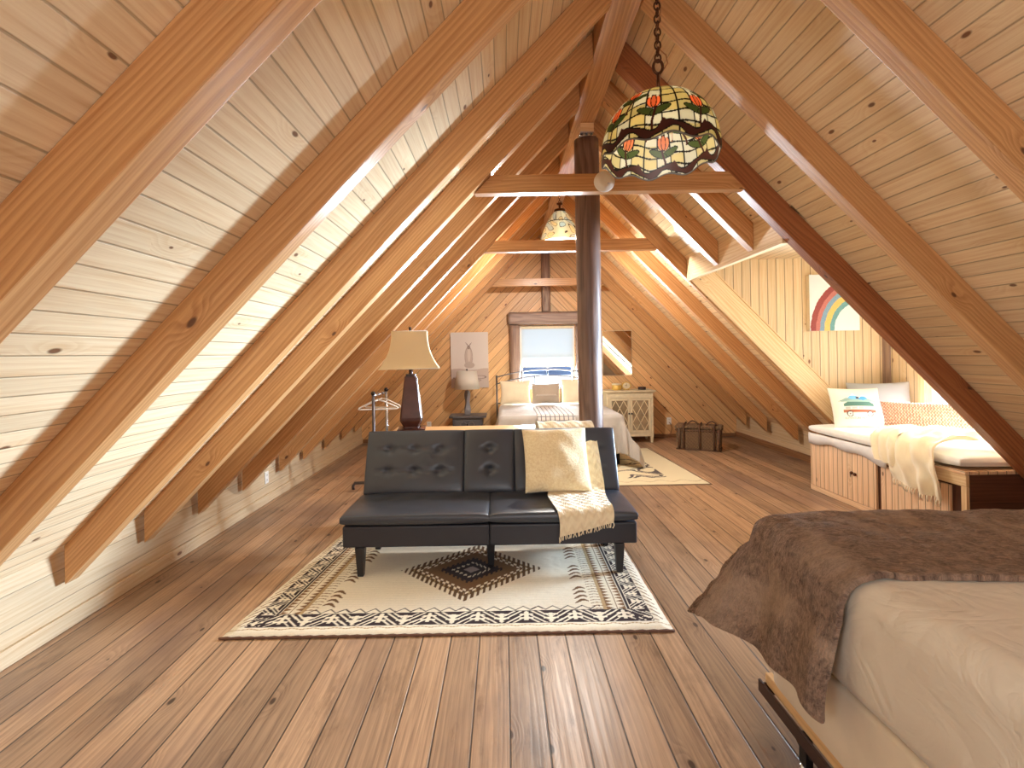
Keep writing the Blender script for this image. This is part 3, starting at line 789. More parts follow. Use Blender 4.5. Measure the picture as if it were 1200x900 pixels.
    tag(o, 'cream rug with dark zigzag borders and diamond medallion under the sofa', 'rug')
    g = G(); e = [(p[0], p[1]-.006, .006) for p in [P[i][0] for i in range(0, nx+1, 4)]]
    g.tube(e, [.0055+.0015*((k*7) % 3) for k in range(len(e))], 8); g.build('bound_edge', RUGBACK, o)
rug1()

def rug2():
    nx, ny = 260, 190; x0, x1, y0, y1 = -.35, 2.13, 5.20, 7.20
    u = np.linspace(0, 1, nx+1)[:, None]*np.ones((1, ny+1))*(x1-x0); v = np.ones((nx+1, 1))*np.linspace(0, 1, ny+1)[None, :]*(y1-y0)
    cream = np.array(lin(222, 210, 178)); grey = np.array(lin(92, 84, 84)); tan = np.array(lin(196, 180, 148))
    col = np.ones((nx+1, ny+1, 3))*cream
    du = np.minimum(u, (x1-x0)-u); dv = np.minimum(v, (y1-y0)-v)
    # scrolling leaves in the field, inside a plain border with a fine vine
    t = np.sin(u*7+1.6*np.sin(v*9+1))+np.sin(v*11+1.9*np.sin(u*6))
    t2 = np.sin(u*19+2*np.sin(v*13))*.6
    m = (np.abs(t+t2) < .62) & (du+0*dv > .36) & (dv > .30); col[m] = grey
    m = (np.abs(t+t2-.0) < .14) & (du > .36) & (dv > .30); col[m] = cream
    m = (dv > .10) & (dv < .22) & (np.abs(dv-.16-.035*np.sin(u*26)) < .012); col[m] = tan
    m = (np.minimum(du, dv) < .02); col[m] = np.array(lin(120, 100, 84))
    g = G(); P = [[(x0+(x1-x0)*i/nx+(.03-.09*j/ny)*(i/nx), y0+(y1-y0)*j/ny, .010 if 0 < i < nx and 0 < j < ny else .001) for j in range(ny+1)] for i in range(nx+1)]
    g.grid(P, smooth=False)
    tag(g.build('area_rug', colattr('rug_pile', .95, 300, .4, .003), origin=((x0+x1)/2, (y0+y1)/2, 0), cols=col.reshape(-1, 3)), 'cream rug with grey leafy scrolls beside the far bed', 'rug')
rug2()

# ------------------------------------------------------------------ console table behind the sofa + big table lamp
ct = thing('console_table', 'narrow pale wood console table behind the sofa', 'table', (-.22, 4.27, 0))
g = G(); g.box(-.955, .50, 4.10, 4.46, .738, .765, grain=(1, 0, 0)); g.build('tabletop', TABLEW, ct, bevel=.004)
g = G(); g.box(-.90, .45, 4.125, 4.145, .65, .738, grain=(1, 0, 0)); g.box(-.90, .45, 4.415, 4.435, .65, .738, grain=(1, 0, 0)); g.build('apron', TABLEW, ct, bevel=.002)
for x in (-.92, .465):
    for y in (4.13, 4.43):
        g = G(); g.box(x-.022, x+.022, y-.022, y+.022, 0, .737, grain=(0, 0, 1)); g.build('leg', TABLEW, ct, bevel=.003)
LX, LYY = -.795, 4.27
tl = thing('table_lamp', 'tall table lamp with dark tapered wooden base and square flared shade on the console', 'lamp', (LX, LYY, .766), rad(7))
def fr(prof, rot=0, chamf=.0):
    """square-section lathe in local coordinates with small chamfers: prof = [(half, z)]"""
    P = []
    for k in range(8):
        row = []
        for (h, z) in prof:
            c = h*chamf; q = [(h, -h+c), (h, h-c), (h-c, h), (-h+c, h), (-h, h-c), (-h, -h+c), (-h+c, -h), (h-c, -h)][k]
            row.append((q[0], q[1], z))
        P.append(row)
    return P
g = G(); g.grid(fr([(.0, 0), (.115, .0), (.115, .018), (.10, .022), (.075, .024)], chamf=.02), closed=True, smooth=False); g.build('foot_plate', MAHOG, tl, local=True, bevel=.002)
g = G(); g.grid(fr([(.066, .024), (.064, .034), (.093, .088), (.093, .112), (.052, .452), (.052, .456)], chamf=.16), closed=True, smooth=False); g.build('lamp_body', MAHOG, tl, local=True, bevel=.003)
g = G(); g.grid(fr([(.0, .456), (.04, .456), (.04, .478), (.02, .478), (.0, .478)], chamf=.16), closed=True, smooth=False); g.lathe([(.017, .478), (.017, .55), (.008, .55), (.008, .86), (.0, .86)], n=14); g.build('lamp_stem', BROWN_MET, tl, local=True)
zs = [i/12 for i in range(13)]
sh = [(.145+(.245-.145)*(1-t)**2.4, .525+.315*t) for t in zs]
g = G(); P = fr(sh, chamf=.03); g.grid(P, closed=True, smooth=False)
g.build('lamp_shade', mat_trans('shade_fabric', lin(240, 228, 196), lin(240, 220, 176), .3), tl, local=True, solid=.003)
g = G()
for z, h in ((.527, .2455), (.839, .1455)):
    g = G(); g.tube([(h, -h, z), (h, h, z), (-h, h, z), (-h, -h, z)], .0045, 8, closed=True); g.build('shade_trim', SHADEW, tl, local=True)
g = G(); g._ell((0, 0, .868), (.013, .013, .014), 12, 8, 0); g.build('finial', BROWN_MET, tl, local=True)

# ------------------------------------------------------------------ garment rack + hangers
gr = thing('garment_rack', 'low chrome and grey garment rack behind the left end of the sofa', 'rack', (-1.37, 5.45, 0))
for y in (5.22, 5.80):
    g = G(); g.tube([(-1.37, y, .08), (-1.37, y, 1.0)], .016, 12); g.build('post', GREY_M if y < 5.5 else CHROME, gr)
    g = G(); g.tube([(-1.595, y-.0, .012), (-1.597, y, .05), (-1.575, y, .078), (-1.37, y, .085), (-1.165, y, .078), (-1.143, y, .05), (-1.145, y, .012)], .016, 12); g.build('foot', GREY_M, gr)
    g = G(); g._ell((-1.37, y, 1.012), (.024, .024, .024), 14, 10, 0); g.build('knob', BLACK_M, gr)
g = G(); g.tube([(-1.37, 5.22, .985), (-1.37, 5.80, .985)], .012, 12); g.build('rail', CHROME, gr)
g = G(); g.tube([(-1.37, 5.22, .2), (-1.37, 5.80, .2)], .01, 12); g.build('rail', CHROME, gr)
def hanger(y, label, tilt):
    o = thing('coat_hanger', label, 'hanger', (-1.37, y, .985), tilt, 'white hangers on the garment rack')
    g = G(); hk = [(0, 0, -.065)]+[(.018*math.sin(a)*1.0, 0, .002+.016*math.cos(a)) for a in [rad(200-25*k) for k in range(11)]]
    g.tube(hk, .0028, 8); g.build('hook', CHROME, o, local=True)
    g = G(); g.tube([(0, 0, -.06), (-.06, 0, -.075), (-.20, 0, -.14), (-.21, 0, -.155), (-.195, 0, -.16), (.195, 0, -.16), (.21, 0, -.155), (.20, 0, -.14), (.06, 0, -.075), (0, 0, -.06)], .008, 8); g.build('hanger_body', PLASTIC, o, local=True)
hanger(5.42, 'white plastic hanger on the rack, nearer the sofa', rad(8)); hanger(5.62, 'white plastic hanger on the rack, farther from the sofa', rad(-9))

# ------------------------------------------------------------------ tiffany pendants
def tiffany(nth, nt, R, H, scallops, palette, small=False):
    th = np.linspace(0, 2*PI, nth+1)[:-1][:, None]*np.ones((1, nt+1)); t = np.ones((nth, 1))*np.linspace(0, 1, nt+1)[None, :]
    yel, wht, org, red, grn, brn, ld = [np.array(lin(*c)) for c in ((222, 206, 148), (228, 222, 196), (226, 136, 84), (180, 78, 70), (92, 104, 52), (84, 46, 36), (40, 34, 26))]
    col = np.zeros((nth, nt+1, 3))
    # glass cells
    n1, n2 = 24, 9
    rows = np.floor(t*n2); shift = .0
    cell = np.floor(th/(2*PI)*n1)
    hsh = np.modf(np.abs(np.sin(cell*12.9898+rows*78.233)*43758.5453))[0]
    col[:] = yel; col[hsh > .6] = wht; col *= (.86+.2*np.modf(hsh*7)[0])[..., None]
    arc = th*R*np.sin(np.clip(t, .05, 1)*PI/2*.98); arcl = R*np.sin(np.clip(t, .05, 1)*PI/2*.98)
    # leading
    fa = (th/(2*PI)*n1) % 1; da = np.minimum(fa, 1-fa)*2*PI/n1*arcl
    ft = (t*n2+.35*np.sin(th*8)*.5) % 1; dt = np.minimum(ft, 1-ft)/n2*(R*1.35)
    lw = .0026
    col[(da < lw) | (dt < lw)] = ld
    # tulips on stems: 8 round, alternating heights
    ns = 8
    for k in range(ns):
        for (off, tc, c, s) in ((0, .64, org, .72), (.42, .44, red if k % 3 == 0 else org, .62)) if not small else ((0, .6, org, 1.0),):
            if off and k % 2: continue
            a0 = 2*PI*(k+.5+off)/ns
            dx = ((th-a0+PI) % (2*PI)-PI)*arcl; dy = (t-tc)*R*1.45
            w = .030*s*np.sqrt(np.clip(1-((dy)/(.036*s))**2, 0, 1)); inside = (np.abs(dx) < w)
            col[(np.abs(dx) < w+.004) & (np.abs(dy) < .039*s)] = ld
            col[inside] = c; col[inside & (np.abs(dx) > w*.55)] = c*1.25
            col[inside & (np.abs(np.abs(dx)-w*.42) < .0017)] = ld
            tips = (np.abs(dx) < .022*s) & (dy < -.026*s) & (dy > -.05*s) & (np.abs(dx) > (.012+dy*-.0)*s*.9); col[tips] = wht
            # leaves below
            for sg in (-1, 1):
                lx = dx*sg-.03*s; ly = dy-.05*s-lx*-.35
                lf = ((lx/.038)**2+(ly/.013)**2) < s; lo = ((lx/.042)**2+(ly/.017)**2) < s
                col[lo] = ld; col[lf] = grn
            st = (np.abs(dx-.006*np.sin(dy*60)) < .004) & (dy > .03*s) & (dy < .09); col[st] = brn
    # branch waving along the lower edge
    bc = .930+.020*np.sin(th*scallops+1.0)
    d = np.abs(t-bc); bw = .025+.010*np.sin(th*scallops*2+2)
    col[d < bw+.012] = ld; col[d < bw] = brn
    sp = (np.abs(((th*scallops/(2*PI)+.1) % 1)-.5) < .16) & (t < bc) & (t > bc-.08+.5*np.abs(((th*scallops/(2*PI)+.1) % 1)-.5)); col[sp] = brn*1.1
    
    col[t > .985] = np.array(lin(120, 110, 100))
    P = []
    for i in range(nth):
        a = 2*PI*i/nth; row = []
        for j in range(nt+1):
            q = j/nt; ph = q*PI/2*1.04
            r = R*math.sin(min(ph, PI/2))**.9; z = H*(math.cos(ph)**.95 if ph < PI/2 else -math.sin(ph-PI/2)*.9)
            if ph > PI/2: r = R*math.cos((ph-PI/2)*1.5)
            z += -.010*math.sin(a*scallops+1.0)*sm(.75, 1, q)
            row.append((r*math.cos(a), r*math.sin(a), z))
        P.append(row)
    return P, col
pn = thing('pendant_lamp', 'large stained glass dome pendant with tulips hanging by a chain from the ridge', 'lamp', (.615, 1.925, 2.155))
P, col = tiffany(640, 150, .221, .236, 9, None)
g = G(); g.grid(P, closed=True, flip=True)
g.build('glass_shade', TIFF, pn, local=True, cols=col.reshape(-1, 3), solid=.003)
g = G(); g.lathe([(.0, .254), (.012, .254), (.02, .246), (.03, .240), (.034, .232), (.0, .230)], n=20); g.tube([(0, 0, .25), (0, 0, .318)], .006, 10)
g.build('cap', BRONZE, pn, local=True)
g = G(); g.tube([(.018*math.sin(a), 0, .342+.026*math.cos(a)) for a in [2*PI*k/18 for k in range(18)]], .0055, 10, closed=True); g.build('hook_loop', BRONZE, pn, local=True)
g = G(); z = .375; k = 0
while z < 1.08:
    L = .021; pts = []
    for q in range(16):
        a = 2*PI*q/16; x = .0115*math.cos(a); zz = z+L*.78*math.sin(a)
        pts.append((x, 0, zz) if k % 2 == 0 else (0, x, zz))
    g.tube(pts, .0034, 7, closed=True); z += L*1.2; k += 1
g.build('chain', BRONZE, pn, local=True)
g = G(); g.tube([(.004+.010*math.sin(k*.9)+(.022 if k in (2, 3) else 0), .006*math.cos(k*1.3), .285+.80*k/24) for k in range(25)], .0026, 8); g.build('cord', plain('tan_cord', lin(150, 104, 66), .6), pn, local=True)
g = G()
for a in (0, PI/2): g.tube([(math.cos(a)*.05, math.sin(a)*.05, .19), (0, 0, .212), (-math.cos(a)*.05, -math.sin(a)*.05, .19)], .004, 8)
g.tube([(0, 0, .232), (0, 0, .17)], .014, 12); g.build('socket_cluster', BRONZE, pn, local=True)
for s in (-1, 1):
    g = G(); g.tube([(s*.05, 0, .20), (s*.05, 0, .06)], .0012, 6); g._ell((s*.05, 0, .056), .004, 8, 6, 0); g.build('pull_chain', BRONZE, pn, local=True)
    g = G(); g.lathe([(.0, .10), (.018, .106), (.028, .128), (.024, .152), (.013, .172), (.013, .195)], (s*.05, 0, 0), 14); g.build('bulb', mat_trans('frosted_bulb', lin(240, 236, 226), lin(240, 236, 226), .4), pn, local=True)
g = G(); g.lathe([(.029, 1.1135), (.029, 1.10), (.02, 1.085), (.006, 1.08)], n=20); g.build('ceiling_rose', BRONZE, pn, local=True)

p2 = thing('pendant_lamp', 'smaller pale stained glass bell pendant hanging beyond the first collar tie', 'lamp', (.635, 5.40, 2.60))
nth, nt = 220, 70
th = np.linspace(0, 2*PI, nth+1)[:-1][:, None]*np.ones((1, nt+1)); t = np.ones((nth, 1))*np.linspace(0, 1, nt+1)[None, :]
col = np.ones((nth, nt+1, 3))*np.array(lin(224, 226, 212)); ld = np.array(lin(70, 66, 62))
q = np.sin(th*6+3*np.sin(t*7))+np.sin(t*14+2*np.sin(th*4)); col[q > .7] = np.array(lin(196, 212, 214)); col[q < -.9] = np.array(lin(232, 222, 188))
col[(np.abs(q-.7) < .13) | (np.abs(q+.9) < .12)] = ld; col[(np.abs(np.sin(th*6)) < .07) & (t < .4)] = ld; col[(t > .36) & (t < .39)] = ld; col[t < .05] = ld
pr = lambda t: .055+.16*t**.85+.02*math.sin(t*PI)
P = [[(pr(j/nt)*math.cos(2*PI*i/nth), pr(j/nt)*math.sin(2*PI*i/nth), .335*(1-j/nt)) for j in range(nt+1)] for i in range(nth)]
g = G(); g.grid(P, closed=True, flip=True); g.build('glass_shade', TIFF2, p2, local=True, cols=col.reshape(-1, 3), solid=.003)
g = G(); g.lathe([(.0, .352), (.058, .352), (.062, .335), (.045, .333)], n=20); g.lathe([(.01, .352), (.012, .40), (.03, .405), (.034, .42), (.006, .425)], n=16); g.build('cap', BRONZE, p2, local=True)
g = G(); z = .435; k = 0
while z < .655:
    pts = []
    for q in range(12):
        a = 2*PI*q/12; x = .011*math.cos(a); zz = z+.016*math.sin(a); pts.append((x, 0, zz) if k % 2 == 0 else (0, x, zz))
    g.tube(pts, .003, 6, closed=True); z += .025; k += 1
g.build('chain', BRONZE, p2, local=True)

sd = thing('smoke_detector', 'round white smoke detector on the nearest collar tie', 'smoke detector', (.662, 3.188, 2.488))
g = G(); prof = [(.0, .034), (.030, .034), (.046, .031), (.050, .024), (.060, .020), (.066, .012), (.066, .0)]
P = [[(r*math.cos(2*PI*i/40), -z, r*math.sin(2*PI*i/40)) for r, z in prof] for i in range(40)]
g.grid(P, closed=True); g.build('housing', PLASTIC, sd, local=True)
g = G(); g.lathe([(0, 0), (.006, 0), (.006, .003), (0, .003)], n=12); g.build('test_button', plain('grey_plastic', lin(196, 192, 186), .4), sd, local=True).location = (.018, -.036, -.022)

# ------------------------------------------------------------------ draped cloth over a box
def drape(a0, a1, b0, b1, box, ztop, rnd=.06, flare=.08, fold=.02, ffreq=14.0, na=90, nb=70, seed=0.0, flf=None, top=.004, gap=.008, hemwave=0.0, cflare=.45, warp=None):
    """flat cloth a0..a1 x b0..b1 laid on the box top (x0,x1,y0,y1); what passes an edge hangs down"""
    x0, x1, y0, y1 = box; x0 -= gap; x1 += gap; y0 -= gap; y1 += gap
    ix0, ix1, iy0, iy1 = x0+rnd, x1-rnd, y0+rnd, y1-rnd
    P, UV = [], []
    for i in range(na+1):
        row, ru = [], []
        for j in range(nb+1):
            a = a0+(a1-a0)*i/na; b = b0+(b1-b0)*j/nb; a_, b_ = a, b
            if warp: a, b = warp(a, b, i/na, j/nb)
            da = ix0-a if a < ix0 else (a-ix1 if a > ix1 else 0); sa = -1 if a < ix0 else 1
            db = iy0-b if b < iy0 else (b-iy1 if b > iy1 else 0); sb = -1 if b < iy0 else 1
            cx, cy = min(max(a, ix0), ix1), min(max(b, iy0), iy1)
            n1 = fnoise((a*3, b*3, seed), 1.0, seed); n2 = fnoise((a*9, b*9, seed+3), 1.0, seed)
            s = math.hypot(da, db)
            if s < 1e-6:
                row.append((a, b, ztop+top+.010*n1*top*60*.2+.004*n2)); ru.append((a_, b_)); continue
            dx, dy = sa*da/s, sb*db/s
            fl = flf(a, b) if flf else flare
            q = PI/2*rnd
            if s < q: out = rnd*math.sin(s/rnd); dr = rnd*(1-math.cos(s/rnd))
            else:
                l = s-q; fl2 = min(.85, fl+cflare*min(da, db)/(s+1e-6)); out = rnd+fl2*l; dr = rnd+l*math.sqrt(1-fl2*fl2)
            along = b if da > db else a
            if min(da, db) > 0: along = (b if da > db else a)+.15*math.atan2(min(da, db), max(da, db))
            k = float(sm(.02, .38, dr))
            out += fold*k*(math.sin(along*ffreq+seed+1.3*n1)+.4*math.sin(along*ffreq*2.3+seed*2))+fold*.6*k*n1+.004*n2
            out = max(out, 0 if s < q else rnd*.9)
            row.append((cx+dx*out, cy+dy*out, ztop+top-dr+hemwave*k*n1)); ru.append((a_, b_))
        P.append(row); UV.append(ru)
    return P, UV
def cloth_obj(name, P, UV, mat, label, cat, solid=.008, sub=0, group=None):
    g = G(); g.grid(P, uv=UV)
    p = P[len(P)//2][len(P[0])//2]
    o = g.build(name, mat, origin=p, solid=solid, sub=sub)
    return tag(o, label, cat, group)

def rbox(x0, x1, y0, y1, z0, z1, n=24, power=.12, wr=0.0, seed=0.0):
    g = G(); A, B = cushion(x1-x0, y1-y0, z1-z0, n, power, .004, (), wr, seed)
    add_cushion(g, A, B, Matrix.Translation(((x0+x1)/2, (y0+y1)/2, (z0+z1)/2)))
    return g
def soft_block(x0, x1, y0, y1, z0, z1, r, n=8, wr=0.0, seed=0.0, nx=40, ny=40):
    """mattress: box with rounded edges, top and sides as one surface; wrinkled a little"""
    P = []; zs = []
    prof = [(-.02, 0.0)]+[(r-r*math.cos(0), 0)]
    rows = []
    h = z1-z0
    # profile from bottom edge up the side, round to the top, in to the centre; (inset, z)
    pr = [(r*.6, 0), (r*.2, r*.25), (0, r*.7), (0, h*.35), (0, h*.5), (0, h*.65), (0, h-r)]
    pr += [(r-r*math.cos(PI/2*k/n), h-r+r*math.sin(PI/2*k/n)) for k in range(1, n+1)]
    ins = [r+.02, r+.06, r+.12, r+.2, r+.3, r+.42, r+.55, r+.68, min(x1-x0, y1-y0)/2-.001]
    pr += [(i, h) for i in ins if i <= min(x1-x0, y1-y0)/2]
    per = []
    rc = .09
    def ringpt(t, inset):
        X0, X1, Y0, Y1 = x0+inset, x1-inset, y0+inset, y1-inset
        c = max(.001, rc-inset*.5); c = min(c, (X1-X0)/2, (Y1-Y0)/2)
        side = int(t*4) % 4; u = t*4-int(t*4)
        m = 6/40
        seq = [((X0+c, Y0), (X1-c, Y0), (X1-c, Y0+c), -PI/2), ((X1, Y0+c), (X1, Y1-c), (X1-c, Y1-c), 0), ((X1-c, Y1), (X0+c, Y1), (X0+c, Y1-c), PI/2), ((X0, Y1-c), (X0, Y0+c), (X0+c, Y0+c), PI)]
        p, q, cc, a0 = seq[side]
        if u < 1-m: w = u/(1-m); return (p[0]+(q[0]-p[0])*w, p[1]+(q[1]-p[1])*w)
        a = a0+PI/2*(u-(1-m))/m; return (cc[0]+c*math.cos(a), cc[1]+c*math.sin(a))
    N = 160
    for i in range(N):
        row = []
        for (ins_, z) in pr:
            x, y = ringpt(i/N, ins_)
            w = wr*(fnoise((x*3.5, y*3.5, z*6), 1.0, seed)+.5*fnoise((x*9, y*7, z*9), 1.0, seed+2))
            sx = -1 if x < (x0+x1)/2 else 1; top = z >= h-r*.6
            row.append((x+(0 if top else sx*w*(abs(x-x0) < .15 or abs(x-x1) < .15)), y, z0+z+(w if top else 0)))
        P.append(row)
    g = G(); g.grid(P, closed=True)
    g.face([i*len(pr)+len(pr)-1 for i in range(N)], grain=(1, 0, 0), smooth=True)
    g.face([i*len(pr) for i in range(N)][::-1], grain=(1, 0, 0))
    return g

# ------------------------------------------------------------------ near bed (right foreground)
BX0, BX1, BY0, BY1 = .935, 2.46, -.10, 1.90
nb = thing('bed', 'large bed in the right foreground with beige sheet and brown metal frame', 'bed', (1.70, .9, 0))
g = soft_block(BX0, BX1, BY0, BY1, .425, .775, .075, wr=.006, seed=4.0); g.build('mattress', SHEET, nb)
g = soft_block(BX0+.02, BX1-.02, BY0+.02, BY1-.03, .185, .425, .02, wr=.002, seed=8.0); g.build('box_spring', BOXSP, nb)
g = G(); g.box(BX0+.03, BX0+.055, .0, BY1-.02, .145, .185, grain=(0, 1, 0)); g.build('slat_side', TABLEW, nb, bevel=.002)
g = G(); g.box(BX0+.012, BX0+.022, .0, BY1-.0, .105, .150); g.box(BX0+.022, BX0+.05, .0, BY1, .105, .112); g.build('side_rail', BROWN_MET, nb, bevel=.002)
g = G(); g.box(BX0+.02, BX1-.02, BY1-.03, BY1-.02, .105, .150); g.build('end_rail', BROWN_MET, nb, bevel=.002)
for (x, y) in ((BX0+.03, 1.63), (BX1-.04, 1.63), (BX0+.03, .25), (BX1-.04, .25)):
    g = G(); g.box(x-.012, x+.012, y-.02, y+.02, .04, .14); g.prism([(y-.10, .112), (y+.10, .112), (y+.03, .08), (y-.03, .08)], x-.006, x+.006, axis='x'); o = g.build('leg', BLACK_M, nb, bevel=.002)
    g = G(); g.lathe([(.0, .0), (.022, .0), (.024, .02), (.016, .04), (.0, .04)], (x, y, 0), 16); g.build('caster', CHROME, o)
# brown fur throw over the foot end
def fl(a, b): return .06+.38*float(sm(1.4, 1.95, b))
def fwarp(a, b, s, t):
    return a, b+.05*math.sin(a*2.2+.6)*(1-t)-.02*(1-t)+.06*(1-t)*float(sm(1.1, 2.2, a))
P, UV = drape(BX0-.42, BX1+.25, 1.345, BY1+.25, (BX0, BX1, BY0, BY1), .775, rnd=.11, fold=.028, ffreq=13.0, na=170, nb=90, seed=1.7, flf=fl, top=.022, gap=.034, hemwave=.02, cflare=.30, warp=fwarp)
Q = []
for i, r in enumerate(P):
    q = []
    for j, p in enumerate(r):
        d = .010*fnoise(p, 5.5, 3)+.006*fnoise(p, 16, 7)+.0035*fnoise(p, 48, 2)
        q.append((p[0]-d*.7, p[1], p[2]+d))
    Q.append(q)
ft = cloth_obj('fur_throw', Q, UV, FUR, 'brown fur throw blanket draped over the foot of the near bed', 'blanket', solid=.02)
md = ft.modifiers.new('sub', 'SUBSURF'); md.levels = 1; md.render_levels = 1

# ------------------------------------------------------------------ far bed
FX0, FX1, FY0, FY1 = -.07, 1.46, 6.10, 7.84
fb = thing('bed', 'far bed under the window with thin metal arched headboard', 'bed', (.70, 7.0, 0))
g = G(); g.box(FX0+.02, FX1-.02, FY0+.03, FY1, .16, .36); g.build('box_spring', BOXSP, fb, bevel=.02)
g = soft_block(FX0, FX1, FY0, FY1, .362, .625, .05, wr=.002); g.build('mattress', WHITEC, fb)
for x in (FX0+.06, FX1-.06):
    for y in (FY0+.1, FY1-.1):
        g = G(); g.tube([(x, y, .011 if y < 7.2 else 0), (x, y, .16)], .02, 10); g.build('leg', BLACK_M, fb)
hx0, hx1, hy = -.115, 1.50, 7.90
hc = (hx0+hx1)/2
arc = lambda x, z0, z1: z0+(z1-z0)*(1-((x-hc)/((hx1-hx0)/2))**2)
g = G()
for x in (hx0, hx1): g.tube([(x, hy, 0), (x, hy, 1.04)], .014, 10); g._ell((x, hy, 1.05), .018, 10, 8, 0)
for (z0, z1) in ((1.035, 1.15), (.93, 1.05)): g.tube([(hx0+(hx1-hx0)*i/24, hy, arc(hx0+(hx1-hx0)*i/24, z0, z1)) for i in range(25)], .010, 8)
g.tube([(hx0, hy, .62), (hx1, hy, .62)], .010, 8)
g.build('headboard', GREY_M, fb)
for k in range(7):
    x = hx0+(hx1-hx0)*(k+1)/8
    zt = arc(x, 1.035, 1.15) if k % 2 else arc(x, .93, 1.05)
    g = G(); g.tube([(x, hy, .62), (x, hy, zt)], .008, 8); g.lathe([(.008, -.012), (.016, 0), (.008, .012)], (x, hy, zt-.02), 10); g.build('spindle', BLACK_M, fb)
P, UV = drape(FX0-.52, FX1+.54, FY0-.46, FY1-.40, (FX0, FX1, FY0, FY1), .627, rnd=.06, flare=.16, fold=.03, ffreq=20.0, na=130, nb=90, seed=2.2, top=.012, gap=.012, hemwave=.03)
cloth_obj('bedspread', P, UV, BEDSP, 'grey beige bedspread hanging to the floor around the far bed', 'bedspread', solid=.010)
for (cx, w, h, mat, lab, y, cc) in ((.17, .46, .36, CREAMC, 'cream pillow at the left end of the far bed', 7.50, 0), (.62, .42, .31, TAUPEC, 'taupe pillow with zigzag line in the middle of the far bed', 7.43, 1), (1.10, .48, .37, CREAMC, 'cream pillow at the right end of the far bed, half hidden by the log post', 7.50, 2)):
    M = frame_m((cx, y, .645+h/2), (1, 0, 0), (0, .30, 1))
    o, A = pillow('bed_pillow', lab, 'pillow', M, w, h, .15, mat, 'pillows on the far bed', n=26, seed=cx*5, wr=.008)
    if cc == 1:
        zz = G(); Mi = M
        def fz(x, y):
            u, v = x/(w/2), y/(h/2); e = max(0, (1-u*u)*(1-v*v)); return .075*e**.42+.006
        zz.tube([Mi @ Vector((x, -.035+.012*(1 if k % 2 else -1), fz(x, -.035))) for k, x in enumerate([-.15+.3*i/16 for i in range(17)])], .004, 6)
        q = zz.build('zigzag_stitch', WHITEC, None)
        q.parent = o; q.location = (0, 0, 0)
        q.data.transform(Matrix.Translation(-Vector(o.location)))
P, UV = drape(.40, .86, FY0-.40, 7.0, (FX0, FX1, FY0, FY1), .627, rnd=.07, flare=.18, fold=.012, ffreq=20.0, na=24, nb=70, seed=2.9, top=.028, gap=.055)
cloth_obj('knit_runner', P, UV, GRIDB, 'grey and white open grid throw laid down the middle of the far bed', 'blanket', solid=.008)

# ------------------------------------------------------------------ nightstand and lamp
ns = thing('nightstand', 'grey painted nightstand left of the far bed', 'nightstand', (-.565, 7.78, 0))
g = G(); g.box(-.79, -.34, 7.58, 7.98, .08, .435); g.build('cabinet_body', NIGHT, ns, bevel=.004)
g = G(); pts = [(-.85, 7.99), (-.85, 7.60), (-.78, 7.55), (-.35, 7.55), (-.28, 7.60), (-.28, 7.99)]
g.prism(pts[::-1], .437, .468, axis='z', grain=(1, 0, 0)); g.build('tabletop', NIGHT, ns, bevel=.006)
g = G(); g.box(-.76, -.37, 7.562, 7.58, .27, .41); dr = g.build('drawer', NIGHT, ns, bevel=.006)
g = G()
for k in (-1, 1):
    g.tube([(-.565+k*(.06+.045*math.sin(q*.5)), 7.556, .34+.04*math.cos(q*.5)) for q in range(13)], .006, 8)
g.build('carving', LAMPG, dr)
g = G(); g._ell((-.565, 7.548, .34), .014, 12, 8, 0); g.build('knob', BLACK_M, dr)
for x in (-.765, -.365):
    for y in (7.605, 7.955):
        g = G(); g.box(x-.02, x+.02, y-.02, y+.02, 0, .08); g.build('leg', NIGHT, ns, bevel=.004)
nl = thing('table_lamp', 'small lamp with white drum shade and grey carved base on the nightstand', 'lamp', (-.575, 7.78, .469))
g = G(); P = []
for k in range(4):
    row = []
    for j in range(17):
        t = j/16; h = .062-.028*t+.010*math.sin(t*PI*3); tw = rad(45)+t*rad(60); a = tw+k*PI/2
        row.append((h*math.cos(a), h*math.sin(a), .375*t))
    P.append(row)
g.grid(P, closed=True, smooth=False); g.face([k*17 for k in range(4)][::-1], grain=(1, 0, 0)); g.face([k*17+16 for k in range(4)], grain=(1, 0, 0)); g.build('lamp_base', LAMPG, nl, local=True, bevel=.003)
g = G(); g.lathe([(.006, .375), (.006, .69), (.0, .69)], n=10); g.build('lamp_stem', BROWN_MET, nl, local=True)
g = G(); g.lathe([(.198, .40), (.150, .68)], n=40); g.lathe([(.150, .68), (.006, .675)], n=40) if False else None; g.build('lamp_shade', mat_trans('drum_shade', lin(236, 230, 220), lin(230, 222, 206), .3), nl, local=True, solid=.003)
g = G(); g._ell((0, 0, .70), .014, 12, 8, 0); g.build('finial', BROWN_MET, nl, local=True)

